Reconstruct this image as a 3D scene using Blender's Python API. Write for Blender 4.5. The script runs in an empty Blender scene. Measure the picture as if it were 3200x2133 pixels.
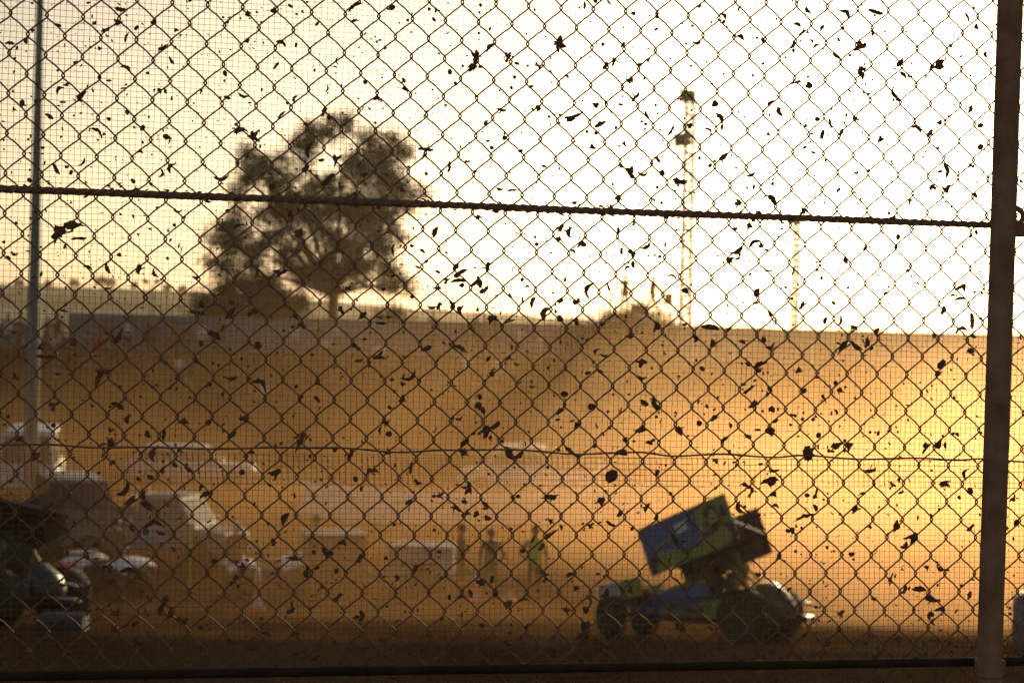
import bpy, bmesh, math, random
from mathutils import Vector, Matrix, Euler, noise
rnd = random.Random(7)
R = math.radians
sc = bpy.context.scene
COL = sc.collection

# ------------------------------------------------------------------ camera
FPX, CX, CY = 6000.0, 1600.0, 1066.5
CAM = Vector((0, 0, 6.2))
PITCH, ROLL = math.atan2(48, 6000), R(1.32)
CR = Matrix.Rotation(math.pi / 2 - PITCH, 3, 'X') @ Matrix.Rotation(ROLL, 3, 'Z')
cam_data = bpy.data.cameras.new('camera')
cam = bpy.data.objects.new('camera', cam_data)
COL.objects.link(cam)
cam.location = CAM
cam.rotation_euler = CR.to_euler()
cam_data.sensor_width = 36
cam_data.lens = FPX / 3200 * 36
cam_data.clip_start = 0.1
cam_data.clip_end = 6000
cam_data.dof.use_dof = True
cam_data.dof.focus_distance = 3.97
cam_data.dof.aperture_fstop = 6.3
cam_data.dof.aperture_blades = 0
sc.camera = cam


def ray(px, py):
    return CR @ Vector(((px - CX) / FPX, -(py - CY) / FPX, -1))


def at(px, py, d):
    r = ray(px, py)
    return CAM + r * (d / r.y)


PROF = [(-1300, -1), (-70, 0), (-35, 4.6), (5.3, 4.6), (5.75, .9), (25.2, .8), (26.9, 1.36), (27.7, 1.60),
        (28.4, 1.55), (29.5, 1.42), (42, 0), (93, 0), (102, 4.2), (105, 4.5), (114, 4.5), (140, 0), (1300, -1)]


def height(x, y):
    h = PROF[-1][1]
    for (a, ha), (b, hb) in zip(PROF, PROF[1:]):
        if a <= y <= b:
            h = ha + (hb - ha) * (y - a) / (b - a)
            break
    if 20 < y < 130 and abs(x) < 90:
        k = noise.noise(Vector((x * .09, y * .09, 3.1)))
        k2 = noise.noise(Vector((x * .6, y * .6, 9.4)))
        amp = .10 if y > 32 else .035
        if 90 < y < 112:
            amp = .3
        h += k * amp + k2 * amp * .35
    return h


def gp(px, py):
    """the point of the ground that pixel (px, py) looks at"""
    r = ray(px, py)
    d = 26.0
    while d < 400:
        p = CAM + r * (d / r.y)
        if p.z <= height(p.x, p.y):
            return Vector((p.x, p.y, height(p.x, p.y)))
        d += .05
    return at(px, py, 120)


def gx(px, d):
    """ground point at depth d under picture column px"""
    p = at(px, 1030, d)
    return Vector((p.x, d, height(p.x, d)))


# ------------------------------------------------------------------ materials
def mat(name, col, rough=.7, metal=0.0, var=.25, scale=8.0, bump=0.0, col2=None, spec=.5, coat=0, coords='Object'):
    m = bpy.data.materials.new(name)
    m.use_nodes = True
    nt = m.node_tree
    b = nt.nodes['Principled BSDF']
    b.inputs['Roughness'].default_value = rough
    b.inputs['Metallic'].default_value = metal
    b.inputs['Specular IOR Level'].default_value = spec
    if coat:
        b.inputs['Coat Weight'].default_value = coat
    c = Vector(col)
    tc = nt.nodes.new('ShaderNodeTexCoord')
    nz = nt.nodes.new('ShaderNodeTexNoise')
    nz.inputs['Scale'].default_value = scale
    nz.inputs['Detail'].default_value = 6
    nz.inputs['Roughness'].default_value = .65
    nt.links.new(tc.outputs[coords], nz.inputs['Vector'])
    cr = nt.nodes.new('ShaderNodeValToRGB')
    cr.color_ramp.elements[0].position = .32
    cr.color_ramp.elements[1].position = .68
    lo = col2 if col2 else tuple(max(0, v * (1 - var)) for v in c)
    hi = tuple(min(1, v * (1 + (var if not col2 else 0))) for v in c)
    cr.color_ramp.elements[0].color = (*lo, 1)
    cr.color_ramp.elements[1].color = (*hi, 1)
    nt.links.new(nz.outputs['Fac'], cr.inputs['Fac'])
    nt.links.new(cr.outputs['Color'], b.inputs['Base Color'])
    if bump:
        bp = nt.nodes.new('ShaderNodeBump')
        bp.inputs['Strength'].default_value = bump
        bp.inputs['Distance'].default_value = .02
        nt.links.new(nz.outputs['Fac'], bp.inputs['Height'])
        nt.links.new(bp.outputs['Normal'], b.inputs['Normal'])
    return m


M = {}
M['wire'] = mat('galvanised_wire_dusty', (.24, .125, .078), .72, .15, .35, 60)
M['mesh'] = mat('thin_wire_dusty', (.19, .115, .08), .6, .2, .3, 60)
M['cable'] = mat('steel_rope_dirty', (.30, .17, .11), .85, 0, .4, 70, .4)
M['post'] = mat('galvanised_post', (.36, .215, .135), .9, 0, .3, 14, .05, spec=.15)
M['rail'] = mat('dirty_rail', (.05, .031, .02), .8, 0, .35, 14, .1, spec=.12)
M['mud'] = mat('dried_mud', (.19, .095, .056), .95, 0, .45, 90, .5)
M['mudred'] = mat('dried_mud_reddish', (.26, .125, .07), .95, 0, .4, 90, .4)
M['leaf_bit'] = mat('green_leaf_bit', (.16, .17, .03), .6, 0, .2, 60)
M['black'] = mat('black_paint', (.012, .012, .013), .35, 0, .2, 6)
M['rubber'] = mat('tyre_rubber', (.02, .018, .016), .85, 0, .5, 9, .2, (.06, .04, .025))
M['rim'] = mat('alloy_rim', (.45, .43, .40), .35, .8, .3, 6)
M['chrome'] = mat('chromed_tube', (.5, .5, .5), .25, 1.0, .2, 6)
M['blue'] = mat('blue_race_paint', (.010, .05, .24), .3, 0, .2, 5, coat=.4)
M['yellow'] = mat('fluoro_yellow_paint', (.24, .235, .014), .35, 0, .25, 5, coat=.3)
M['dustgrey'] = mat('dusty_grey_paint', (.22, .20, .19), .6, 0, .25, 3)
M['bright'] = mat('clean_white_plastic', (.82, .82, .83), .3, 0, .05, 3, coat=.3)
M['olive'] = mat('muddy_yellow_paint', (.17, .17, .02), .3, 0, .5, 3.5, 0, (.015, .015, .012), coat=.5)
M['white'] = mat('white_paint', (.6, .6, .6), .4, 0, .12, 3, coat=.2)
M['dwhite'] = mat('dusty_white_paint', (.42, .40, .40), .6, 0, .2, 3)
M['pale'] = mat('pale_grey_paint', (.5, .52, .6), .5, 0, .15, 3)
M['orange'] = mat('orange_plastic', (.80, .12, .04), .5, 0, .15, 6)
M['red'] = mat('red_cloth', (.42, .05, .04), .8, 0, .25, 6)
M['brown'] = mat('brown_panel', (.20, .11, .05), .6, 0, .3, 4)
M['darkgrey'] = mat('dark_grey_paint', (.05, .048, .048), .4, 0, .25, 4)
M['green'] = mat('dark_green_paint', (.05, .09, .05), .5, 0, .25, 4)
M['glass'] = mat('dark_window_glass', (.03, .035, .04), .08, 0, .1, 3)
M['lens'] = mat('clear_lens', (.7, .7, .68), .1, 0, .05, 3)
M['redlens'] = mat('red_lens', (.4, .02, .02), .2, 0, .1, 3)
M['concrete'] = mat('pale_concrete', (.74, .72, .74), .85, 0, .12, 1.2, .2)
M['sheet'] = mat('grey_sheet_metal', (.19, .20, .23), .55, .1, .12, .6)
M['steel'] = mat('grey_steel', (.16, .16, .17), .55, .4, .25, 4)
M['galv'] = mat('galvanised_pole', (.17, .20, .23), .55, .3, .18, 3)
M['skin'] = mat('skin', (.45, .24, .15), .55, 0, .1, 12)
M['hair'] = mat('dark_hair', (.03, .02, .014), .6, 0, .3, 40)
M['hivis'] = mat('hi_vis_cloth', (.42, .62, .06), .75, 0, .12, 10)
M['navy'] = mat('navy_cloth', (.022, .028, .06), .85, 0, .3, 12)
M['khaki'] = mat('khaki_cloth', (.16, .12, .07), .85, 0, .25, 12)
M['maroon'] = mat('dull_orange_cloth', (.28, .10, .04), .85, 0, .25, 12)
M['greycloth'] = mat('grey_cloth', (.16, .16, .17), .85, 0, .25, 12)
M['whitecloth'] = mat('white_cloth', (.62, .62, .64), .85, 0, .12, 12)
M['boots'] = mat('dark_boots', (.02, .016, .012), .7, 0, .3, 20)
M['bark'] = mat('bark', (.10, .07, .045), .9, 0, .4, 3, .5)
M['leaf'] = mat('gum_leaves', (.055, .07, .028), .6, 0, .4, .9)
M['leaf2'] = mat('shrub_leaves', (.05, .055, .022), .65, 0, .4, .9)
M['hill'] = mat('far_hill', (.07, .075, .05), 1, 0, .35, .02)
M['neon'] = mat('neon_yellow_green', (.5, .75, .06), .6, 0, .1, 6)
M['yellowdull'] = mat('dull_yellow', (.5, .36, .06), .6, 0, .2, 6)
M['chest'] = mat('dusty_blue_steel', (.03, .036, .055), .6, 0, .3, 4)
M['bluegrey'] = mat('blue_grey_panel', (.16, .22, .38), .5, 0, .15, 4)


def soil():
    m = bpy.data.materials.new('clay_soil')
    m.use_nodes = True
    nt = m.node_tree
    b = nt.nodes['Principled BSDF']
    b.inputs['Roughness'].default_value = .95
    b.inputs['Specular IOR Level'].default_value = 0.0
    tc = nt.nodes.new('ShaderNodeTexCoord')
    n1 = nt.nodes.new('ShaderNodeTexNoise')
    n1.inputs['Scale'].default_value = .25
    n1.inputs['Detail'].default_value = 8
    n2 = nt.nodes.new('ShaderNodeTexNoise')
    n2.inputs['Scale'].default_value = 6
    n2.inputs['Detail'].default_value = 8
    for n in (n1, n2):
        nt.links.new(tc.outputs['Object'], n.inputs['Vector'])
    r1 = nt.nodes.new('ShaderNodeValToRGB')
    r1.color_ramp.elements[0].position = .35
    r1.color_ramp.elements[1].position = .65
    r1.color_ramp.elements[0].color = (.06, .030, .012, 1)
    r1.color_ramp.elements[1].color = (.14, .073, .03, 1)
    nt.links.new(n1.outputs['Fac'], r1.inputs['Fac'])
    mx = nt.nodes.new('ShaderNodeMix')
    mx.data_type = 'RGBA'
    mx.blend_type = 'OVERLAY'
    mx.inputs['Factor'].default_value = .3
    nt.links.new(r1.outputs['Color'], mx.inputs['A'])
    nt.links.new(n2.outputs['Fac'], mx.inputs['B'])
    nt.links.new(mx.outputs['Result'], b.inputs['Base Color'])
    bp = nt.nodes.new('ShaderNodeBump')
    bp.inputs['Strength'].default_value = .5
    bp.inputs['Distance'].default_value = .06
    nt.links.new(n2.outputs['Fac'], bp.inputs['Height'])
    nt.links.new(bp.outputs['Normal'], b.inputs['Normal'])
    return m


M['soil'] = soil()


# ------------------------------------------------------------------ mesh builder
class MB:
    def __init__(self):
        self.v, self.f, self.mi = [], [], []
        self.mats, self.cur = [], 0

    def use(self, m):
        if m not in self.mats:
            self.mats.append(m)
        self.cur = self.mats.index(m)
        return self

    def add(self, vs, fs, M4=None):
        o = len(self.v)
        for p in vs:
            p = Vector(p)
            self.v.append(M4 @ p if M4 else p)
        for f in fs:
            self.f.append([i + o for i in f])
            self.mi.append(self.cur)
        return self

    def box(self, c, s, rot=None, taper=1.0):
        c, s = Vector(c), Vector(s) / 2
        q = Matrix.Translation(c) @ (rot.to_matrix().to_4x4() if rot else Matrix())
        b = .12 * min(s)
        vs, fs = [], []
        for z, k in ((-s.z, 1 - b / max(s.x, 1e-6)), (-s.z + b, 1), (s.z - b, taper), (s.z, taper * (1 - b / max(s.x, 1e-6)))):
            ky = k if k in (1, taper) else (1 - b / max(s.y, 1e-6)) * (taper if z > 0 else 1)
            for x, y in ((-1, -1), (1, -1), (1, 1), (-1, 1)):
                vs.append((x * s.x * k, y * s.y * ky, z))
        for r in range(3):
            for i in range(4):
                j = (i + 1) % 4
                fs.append((r * 4 + i, r * 4 + j, r * 4 + 4 + j, r * 4 + 4 + i))
        fs += [(3, 2, 1, 0), (12, 13, 14, 15)]
        return self.add(vs, fs, q)

    def tube(self, pts, r, n=8, cap=True, closed=False):
        pts = [Vector(p) for p in pts]
        rs = r if isinstance(r, (list, tuple)) else [r] * len(pts)
        k = len(pts)
        up = None
        vs, fs = [], []
        for i, p in enumerate(pts):
            if closed:
                t = pts[(i + 1) % k] - pts[i - 1]
            else:
                t = pts[min(i + 1, k - 1)] - pts[max(i - 1, 0)]
            t = t.normalized() if t.length > 1e-9 else Vector((0, 0, 1))
            if up is None:
                a = Vector((0, 0, 1)) if abs(t.z) < .9 else Vector((1, 0, 0))
                up = (a - t * a.dot(t)).normalized()
            else:
                up = up - t * up.dot(t)
                up = up.normalized() if up.length > 1e-9 else t.orthogonal().normalized()
            s = t.cross(up)
            for j in range(n):
                a = 2 * math.pi * j / n
                vs.append(p + (up * math.cos(a) + s * math.sin(a)) * rs[i])
        for i in range(k if closed else k - 1):
            for j in range(n):
                a, b = i * n + j, i * n + (j + 1) % n
                c, d = ((i + 1) % k) * n + (j + 1) % n, ((i + 1) % k) * n + j
                fs.append((a, b, c, d))
        if cap and not closed:
            fs.append(tuple(range(n - 1, -1, -1)))
            fs.append(tuple((k - 1) * n + j for j in range(n)))
        return self.add(vs, fs)

    def lathe(self, prof, n=20, M4=None):
        """prof: (r, z) pairs turned round the local z axis"""
        vs, fs = [], []
        k = len(prof)
        for r, z in prof:
            for j in range(n):
                a = 2 * math.pi * j / n
                vs.append((r * math.cos(a), r * math.sin(a), z))
        for i in range(k - 1):
            for j in range(n):
                fs.append((i * n + j, i * n + (j + 1) % n, (i + 1) * n + (j + 1) % n, (i + 1) * n + j))
        if prof[0][0] > 1e-6:
            fs.append(tuple(range(n - 1, -1, -1)))
        if prof[-1][0] > 1e-6:
            fs.append(tuple((k - 1) * n + j for j in range(n)))
        return self.add(vs, fs, M4)

    def loft(self, rings, cap=True):
        n = len(rings[0])
        vs = [p for r in rings for p in r]
        fs = []
        for i in range(len(rings) - 1):
            for j in range(n):
                fs.append((i * n + j, i * n + (j + 1) % n, (i + 1) * n + (j + 1) % n, (i + 1) * n + j))
        if cap:
            fs.append(tuple(range(n - 1, -1, -1)))
            fs.append(tuple((len(rings) - 1) * n + j for j in range(n)))
        return self.add(vs, fs)

    def ball(self, c, r, n=10, m=7):
        c = Vector(c)
        r = Vector(r) if not isinstance(r, (int, float)) else Vector((r, r, r))
        vs, fs = [], []
        for i in range(m + 1):
            t = math.pi * i / m
            for j in range(n):
                a = 2 * math.pi * j / n
                vs.append((c.x + r.x * math.sin(t) * math.cos(a), c.y + r.y * math.sin(t) * math.sin(a), c.z + r.z * math.cos(t)))
        for i in range(m):
            for j in range(n):
                fs.append((i * n + j, (i + 1) * n + j, (i + 1) * n + (j + 1) % n, i * n + (j + 1) % n))
        return self.add(vs, fs)

    def mesh(self, name, default=None, smooth=True, origin=None):
        me = bpy.data.meshes.new(name)
        o = Vector(origin) if origin is not None else Vector((0, 0, 0))
        me.from_pydata([tuple(p - o) for p in self.v], [], self.f)
        ms = self.mats or [default]
        for m in ms:
            me.materials.append(m)
        if len(self.mats) > 1:
            me.polygons.foreach_set('material_index', self.mi)
        if smooth:
            me.polygons.foreach_set('use_smooth', [True] * len(me.polygons))
            try:
                me.set_sharp_from_angle(angle=R(38))
            except Exception:
                pass
        me.update()
        return me

    def build(self, name, default=None, parent=None, smooth=True, world=False):
        """world=True: the vertices are world points, stored relative to the parent's location"""
        org = parent_loc(parent) if (world and parent) else None
        o = bpy.data.objects.new(name, self.mesh(name, default, smooth, org))
        COL.objects.link(o)
        if parent:
            o.parent = parent
        return o


def parent_loc(p):
    l = Vector(p.location)
    while p.parent:
        p = p.parent
        l += Vector(p.location)
    return l


def tag(o, label=None, cat=None, group=None, kind=None):
    if label:
        o['label'] = label
    if cat:
        o['category'] = cat
    if group:
        o['group'] = group
    if kind:
        o['kind'] = kind
    return o


def empty(name, loc, label, cat, group=None, rz=0.0):
    o = bpy.data.objects.new(name, None)
    o.empty_display_size = .2
    COL.objects.link(o)
    o.location = loc
    o.rotation_euler = (0, 0, rz)
    return tag(o, label, cat, group)


def copy_tree(o, parent=None):
    c = o.copy()
    COL.objects.link(c)
    if parent:
        c.parent = parent
    for ch in list(o.children):
        copy_tree(ch, c)
    return c


def one(mb, name, material, loc, label, cat, group=None, smooth=True):
    """a thing that is one mesh, built from world points"""
    o = bpy.data.objects.new(name, mb.mesh(name, material, smooth, loc))
    COL.objects.link(o)
    o.location = loc
    return tag(o, label, cat, group)


# ------------------------------------------------------------------ world, sun
SUN_AZ, SUN_EL = R(14.0), R(8.5)
w = bpy.data.worlds.new('World')
sc.world = w
w.use_nodes = True
nt = w.node_tree
bg = nt.nodes['Background']
sky = nt.nodes.new('ShaderNodeTexSky')
sky.sky_type = 'NISHITA'
sky.sun_disc = False
sky.sun_elevation = SUN_EL
sky.sun_rotation = SUN_AZ
sky.altitude = 100
sky.air_density = 1.0
sky.dust_density = 2.0
sky.ozone_density = 1.0
hs = nt.nodes.new('ShaderNodeHueSaturation')
hs.inputs['Saturation'].default_value = .68
nt.links.new(sky.outputs['Color'], hs.inputs['Color'])
tint = nt.nodes.new('ShaderNodeMix')
tint.data_type = 'RGBA'
tint.blend_type = 'MULTIPLY'
tint.inputs['Factor'].default_value = 1
tint.inputs['B'].default_value = (1.0, .92, .81, 1)
nt.links.new(hs.outputs['Color'], tint.inputs['A'])
nt.links.new(tint.outputs['Result'], bg.inputs['Color'])
bg.inputs['Strength'].default_value = .086
sl = bpy.data.lights.new('sun', 'SUN')
sl.energy = 2.4
sl.angle = R(.5)
sl.color = (1.0, .77, .43)
so = bpy.data.objects.new('sun', sl)
COL.objects.link(so)
sdir = Vector((math.sin(SUN_AZ) * math.cos(SUN_EL), math.cos(SUN_AZ) * math.cos(SUN_EL), math.sin(SUN_EL)))
so.rotation_euler = sdir.to_track_quat('Z', 'Y').to_euler()
so.location = (8, 30, 30)


def volume(name, mb, col, dens, g, origin=(0, 0, 0)):
    m = bpy.data.materials.new(name + '_air')
    m.use_nodes = True
    n = m.node_tree
    n.nodes.clear()
    out = n.nodes.new('ShaderNodeOutputMaterial')
    pv = n.nodes.new('ShaderNodeVolumePrincipled')
    pv.inputs['Color'].default_value = (*col, 1)
    pv.inputs['Density'].default_value = dens
    pv.inputs['Anisotropy'].default_value = g
    n.links.new(pv.outputs['Volume'], out.inputs['Volume'])
    o = mb.build(name, m, smooth=False)
    o['kind'] = 'stuff'
    return o


# ------------------------------------------------------------------ ground
def build_ground():
    ys = [-1250, -400, -120, -70, -50, -35, -20, -8, 0, 3, 5.3, 5.75, 8, 14, 20, 23]
    y = 25.2
    while y < 32:
        ys.append(y)
        y += .22
    while y < 60:
        ys.append(y)
        y += .8
    while y < 116:
        ys.append(y)
        y += 1.2
    ys += [120, 126, 133, 140, 160, 200, 280, 400, 600, 900, 1250]
    xs = [-1250, -600, -300, -160, -95]
    x = -60.0
    while x < 62:
        xs.append(x)
        x += .7 if abs(x) < 15 else 1.6
    xs += [95, 160, 300, 600, 1250]
    vs = [(x, y, height(x, y)) for y in ys for x in xs]
    nx = len(xs)
    fs = [(j * nx + i, j * nx + i + 1, (j + 1) * nx + i + 1, (j + 1) * nx + i) for j in range(len(ys) - 1) for i in range(nx - 1)]
    mb = MB().add(vs, fs)
    o = mb.build('ground', M['soil'])
    o['kind'] = 'structure'


build_ground()


def hills(name, d, pts, m):
    """a ridge: picture columns and rows of its crest at depth d; a solid wedge with a back slope"""
    mb = MB()
    ring = []
    vs, fs = [], []
    xs = []
    for a, b in zip(pts, pts[1:]):
        n = 14
        for k in range(n):
            t = k / n
            xs.append((a[0] + (b[0] - a[0]) * t, a[1] + (b[1] - a[1]) * t))
    xs.append(pts[-1])
    for px, py in xs:
        p = at(px, py, d)
        p.z += noise.noise(Vector((px * .012, d, 1))) * .006 * d * .25 + noise.noise(Vector((px * .05, d, 4))) * .0012 * d * .5
        vs += [(p.x, d - 120, -3), (p.x, d - 40, p.z * .55), (p.x, d, p.z), (p.x, d + 90, -3)]
    for i in range(len(xs) - 1):
        for k in range(3):
            fs.append((i * 4 + k, (i + 1) * 4 + k, (i + 1) * 4 + k + 1, i * 4 + k + 1))
    mb.add(vs, fs)
    o = mb.build(name, m)
    o['kind'] = 'structure'


hills('hills', 760, [(-2500, 800), (-600, 868), (0, 886), (620, 912), (1300, 962), (2000, 1008), (3000, 1046), (5000, 1110)], M['hill'])
hills('hills', 420, [(-2500, 905), (-400, 945), (0, 955), (500, 972), (1200, 1000), (2200, 1035), (3400, 1068), (5000, 1105)], M['hill'])
# ------------------------------------------------------------------ the fence
FT = Vector((math.sin(R(78)), math.cos(R(78)), 0))
FN = Vector((FT.y, -FT.x, 0))           # towards the camera
FO = Vector((0, 3.95, 0))


def fp(u, v, wv=0.0):
    return FO + FT * u + FN * wv + Vector((0, 0, v))


def FU(px, py):
    d = ray(px, py)
    k = (FO - CAM).dot(FN) / d.dot(FN)
    p = CAM + d * k
    return (p - FO).dot(FT), p.z, k


FBASE = fp(0, 4.6)
fence = empty('chain_link_fence', FBASE, 'dusty chain link safety fence backed by fine wire mesh, filling the foreground', 'fence')
U0, U1, V0, V1 = -1.75, 1.95, 4.64, 7.35
NU, NV = Vector((.034306, -.000186)), Vector((.00028, .0389))
ORG = Vector((-.39786, 6.31577))


def warp(u, v):
    """slow sag and dents of the netting"""
    k = Vector((u * 2.3, v * 2.3, 5.0))
    s = Vector((u * 9, v * 9, 1.0))
    return (noise.noise(k) * .0022 + noise.noise(s) * .0016, noise.noise(k + Vector((9, 0, 0))) * .0022 + noise.noise(s + Vector((0, 7, 0))) * .0016)


def chain():
    mb = MB()
    i0 = int((U0 - ORG.x) / NU.x) - 1
    i1 = int((U1 - ORG.x) / NU.x) + 1
    j0 = int((V0 - ORG.y) / NV.y)
    j1 = int((V1 - ORG.y) / NV.y)
    r = .00175
    for i in range(i0, i1):
        # this wire weaves between node columns i and i+1
        pts = []
        dent = None
        for j in range(j0, j1):
            right = (i + 1 + j) % 2 == 0      # node (i+1, j) exists: the wire bends right here
            n = ORG + NU * (i + 1 if right else i) + NV * j
            s = 1 if right else -1
            for dv, du, dw in ((-.0085, -.0040, -.0004), (-.0050, -.0006, -.0016), (-.0022, .0021, -.0012), (0, .0027, 0), (.0022, .0021, .0012), (.0050, -.0006, .0016), (.0085, -.0040, .0004)):
                u, v = n.x + s * du, n.y + dv
                a, b = warp(u, v)
                pts.append(fp(u + a, v + b, s * dw))
            # gentle belly of the straight run
            m = ORG + NU * (i + .5) + NV * (j + .5)
            a, b = warp(m.x, m.y)
            bow = .0009 if right else -.0004
            pts.append(fp(m.x + a + bow, m.y + b + bow * s, .0002))
        mb.tube(pts, r, 5, cap=False)
    return mb


chain().build('chain_link_mesh', M['wire'], fence, world=True)


def netting(name, v0, v1, cell, ph, skew, wv, seed):
    rr = random.Random(seed)
    mb = MB()
    r = .00050
    nu = int((U1 - U0) / cell)
    for k in range(nu):
        u = U0 + k * cell + ph + rr.uniform(-.0004, .0004)
        pts = []
        n = max(6, int((v1 - v0) / .035))
        for q in range(n + 1):
            v = v0 + (v1 - v0) * q / n
            du = noise.noise(Vector((u * 3, v * 4, seed))) * .0045 + noise.noise(Vector((u * 22, v * 14, seed + 3))) * .0009
            edge = min(v - v0, v1 - v) / .06
            if edge < 1:
                du += (1 - edge) * (skew * .006 + noise.noise(Vector((u * 60, v * 10, seed))) * .004)
            pts.append(fp(u + du + skew * .01 * (v - 6), v, wv))
        mb.tube(pts, r, 3, cap=False)
    nv = int((v1 - v0) / cell)
    v = v0
    while v < v1:
        pts = []
        n = 90
        for q in range(n + 1):
            u = U0 + (U1 - U0) * q / n
            dv = noise.noise(Vector((u * 3, v * 4, seed + 11))) * .0035 + noise.noise(Vector((u * 25, v * 25, seed + 5))) * .0007
            pts.append(fp(u, v + dv - .004 * u * skew, wv - .0006))
        mb.tube(pts, r, 3, cap=False)
        v += cell * (1 + rr.uniform(-.06, .06))
    return mb


netting('upper', FU(1600, 1515)[1], V1, .01165, 0, .5, -.0045, 2).build('fine_wire_netting', M['mesh'], fence, world=True)
netting('lower', V0, FU(1600, 1425)[1], .01165, .004, -.6, -.0062, 5).build('fine_wire_netting', M['mesh'], fence, world=True)

# steel rope along the middle: two strands twisted so its outline ripples
mb = MB()
n = 300
RV = [FU(0, 594), FU(1600, 645), FU(3100, 706)]
for ph in (0, 2.094, 4.189):
    pts = []
    for q in range(n + 1):
        u = U0 + (U1 - U0) * q / n
        v = 6.4425 + noise.noise(Vector((u * 1.5, 0, 2))) * .003
        a = u * 95 + ph
        pts.append(fp(u, v + math.sin(a) * .0038, .011 + math.cos(a) * .0038))
    mb.tube(pts, .0046, 6, cap=False)
mb.build('steel_cable', M['cable'], fence, world=True)
# bottom rail
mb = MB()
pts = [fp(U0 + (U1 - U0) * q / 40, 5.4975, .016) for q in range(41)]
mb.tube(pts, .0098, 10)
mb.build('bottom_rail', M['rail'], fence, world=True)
# thin straining wire
TW = [(0, 1388), (150, 1388), (300, 1398), (470, 1396), (640, 1402), (900, 1397), (1050, 1398), (1250, 1412), (1400, 1405), (1600, 1404), (1800, 1418), (2000, 1412), (2100, 1424), (2250, 1418), (2420, 1428), (2500, 1422), (2700, 1434), (2850, 1430), (3000, 1436), (3060, 1432), (3200, 1442)]
mb = MB()
kn = [FU(*p)[:2] for p in TW]
kn = [(U0, kn[0][1])] + kn + [(U1, kn[-1][1])]
pts = []
for q in range(240):
    u = U0 + (U1 - U0) * q / 239
    for (a, va), (b, vb) in zip(kn, kn[1:]):
        if a <= u <= b:
            t = (u - a) / (b - a)
            t = t * t * (3 - 2 * t)
            pts.append(fp(u, va + (vb - va) * t, .004))
            break
mb.tube(pts, .00195, 6, cap=False)
mb.build('straining_wire', M['cable'], fence, world=True)
# post, with its ring bracket and clamps
pu, plean = FU(3118, 1066)[0] - .0195, .0069
mb = MB()
pts, rs = [], []
for q in range(40):
    v = 4.45 + (8.6 - 4.45) * q / 39
    pts.append(fp(pu + (v - 6.2) * plean, v, .048))
mb.tube(pts, .0268, 24)
post = mb.build('fence_post', M['post'], fence, world=True)


def clamp(v, rad):
    m2 = MB()
    c = fp(pu + (v - 6.2) * plean, v, .048)
    m2.lathe([(.0269, -rad), (.0305, -rad * .9), (.0312, 0), (.0305, rad * .9), (.0269, rad)], 24, Matrix.Translation(c))
    m2.box(c + FT * .033 - FN * .012, (.012, .022, rad * 1.5), FT.to_track_quat('X', 'Z').to_euler())
    return m2


clamp(FU(3110, 2072)[1], .019).build('clamp', M['post'], post, world=True)
vb = FU(3180, 700)[1]
m2 = MB()
bu = pu + (vb - 6.2) * plean
ring = []
for a in range(15):
    t = -math.pi / 2 + math.pi * a / 14
    ring.append(fp(bu + .027 + .026 * math.cos(t) * .9, vb + .006 + .018 * math.sin(t) + .008, .04))
m2.tube([fp(bu + .01, vb - .004, .04)] + ring + [fp(bu + .01, vb + .032, .04)], .0062, 8)
m2.box(fp(bu + .036, vb - .014, .035), (.05, .02, .03), FT.to_track_quat('X', 'Z').to_euler())
m2.build('ring_bracket', M['post'], post, world=True)
# a second post past the left edge of the view carries the other end
mb = MB()
mb.tube([fp(-1.62, 4.45 + q * .2, .048) for q in range(21)], .0268, 20)
mb.build('fence_post', M['post'], fence, world=True)

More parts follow.
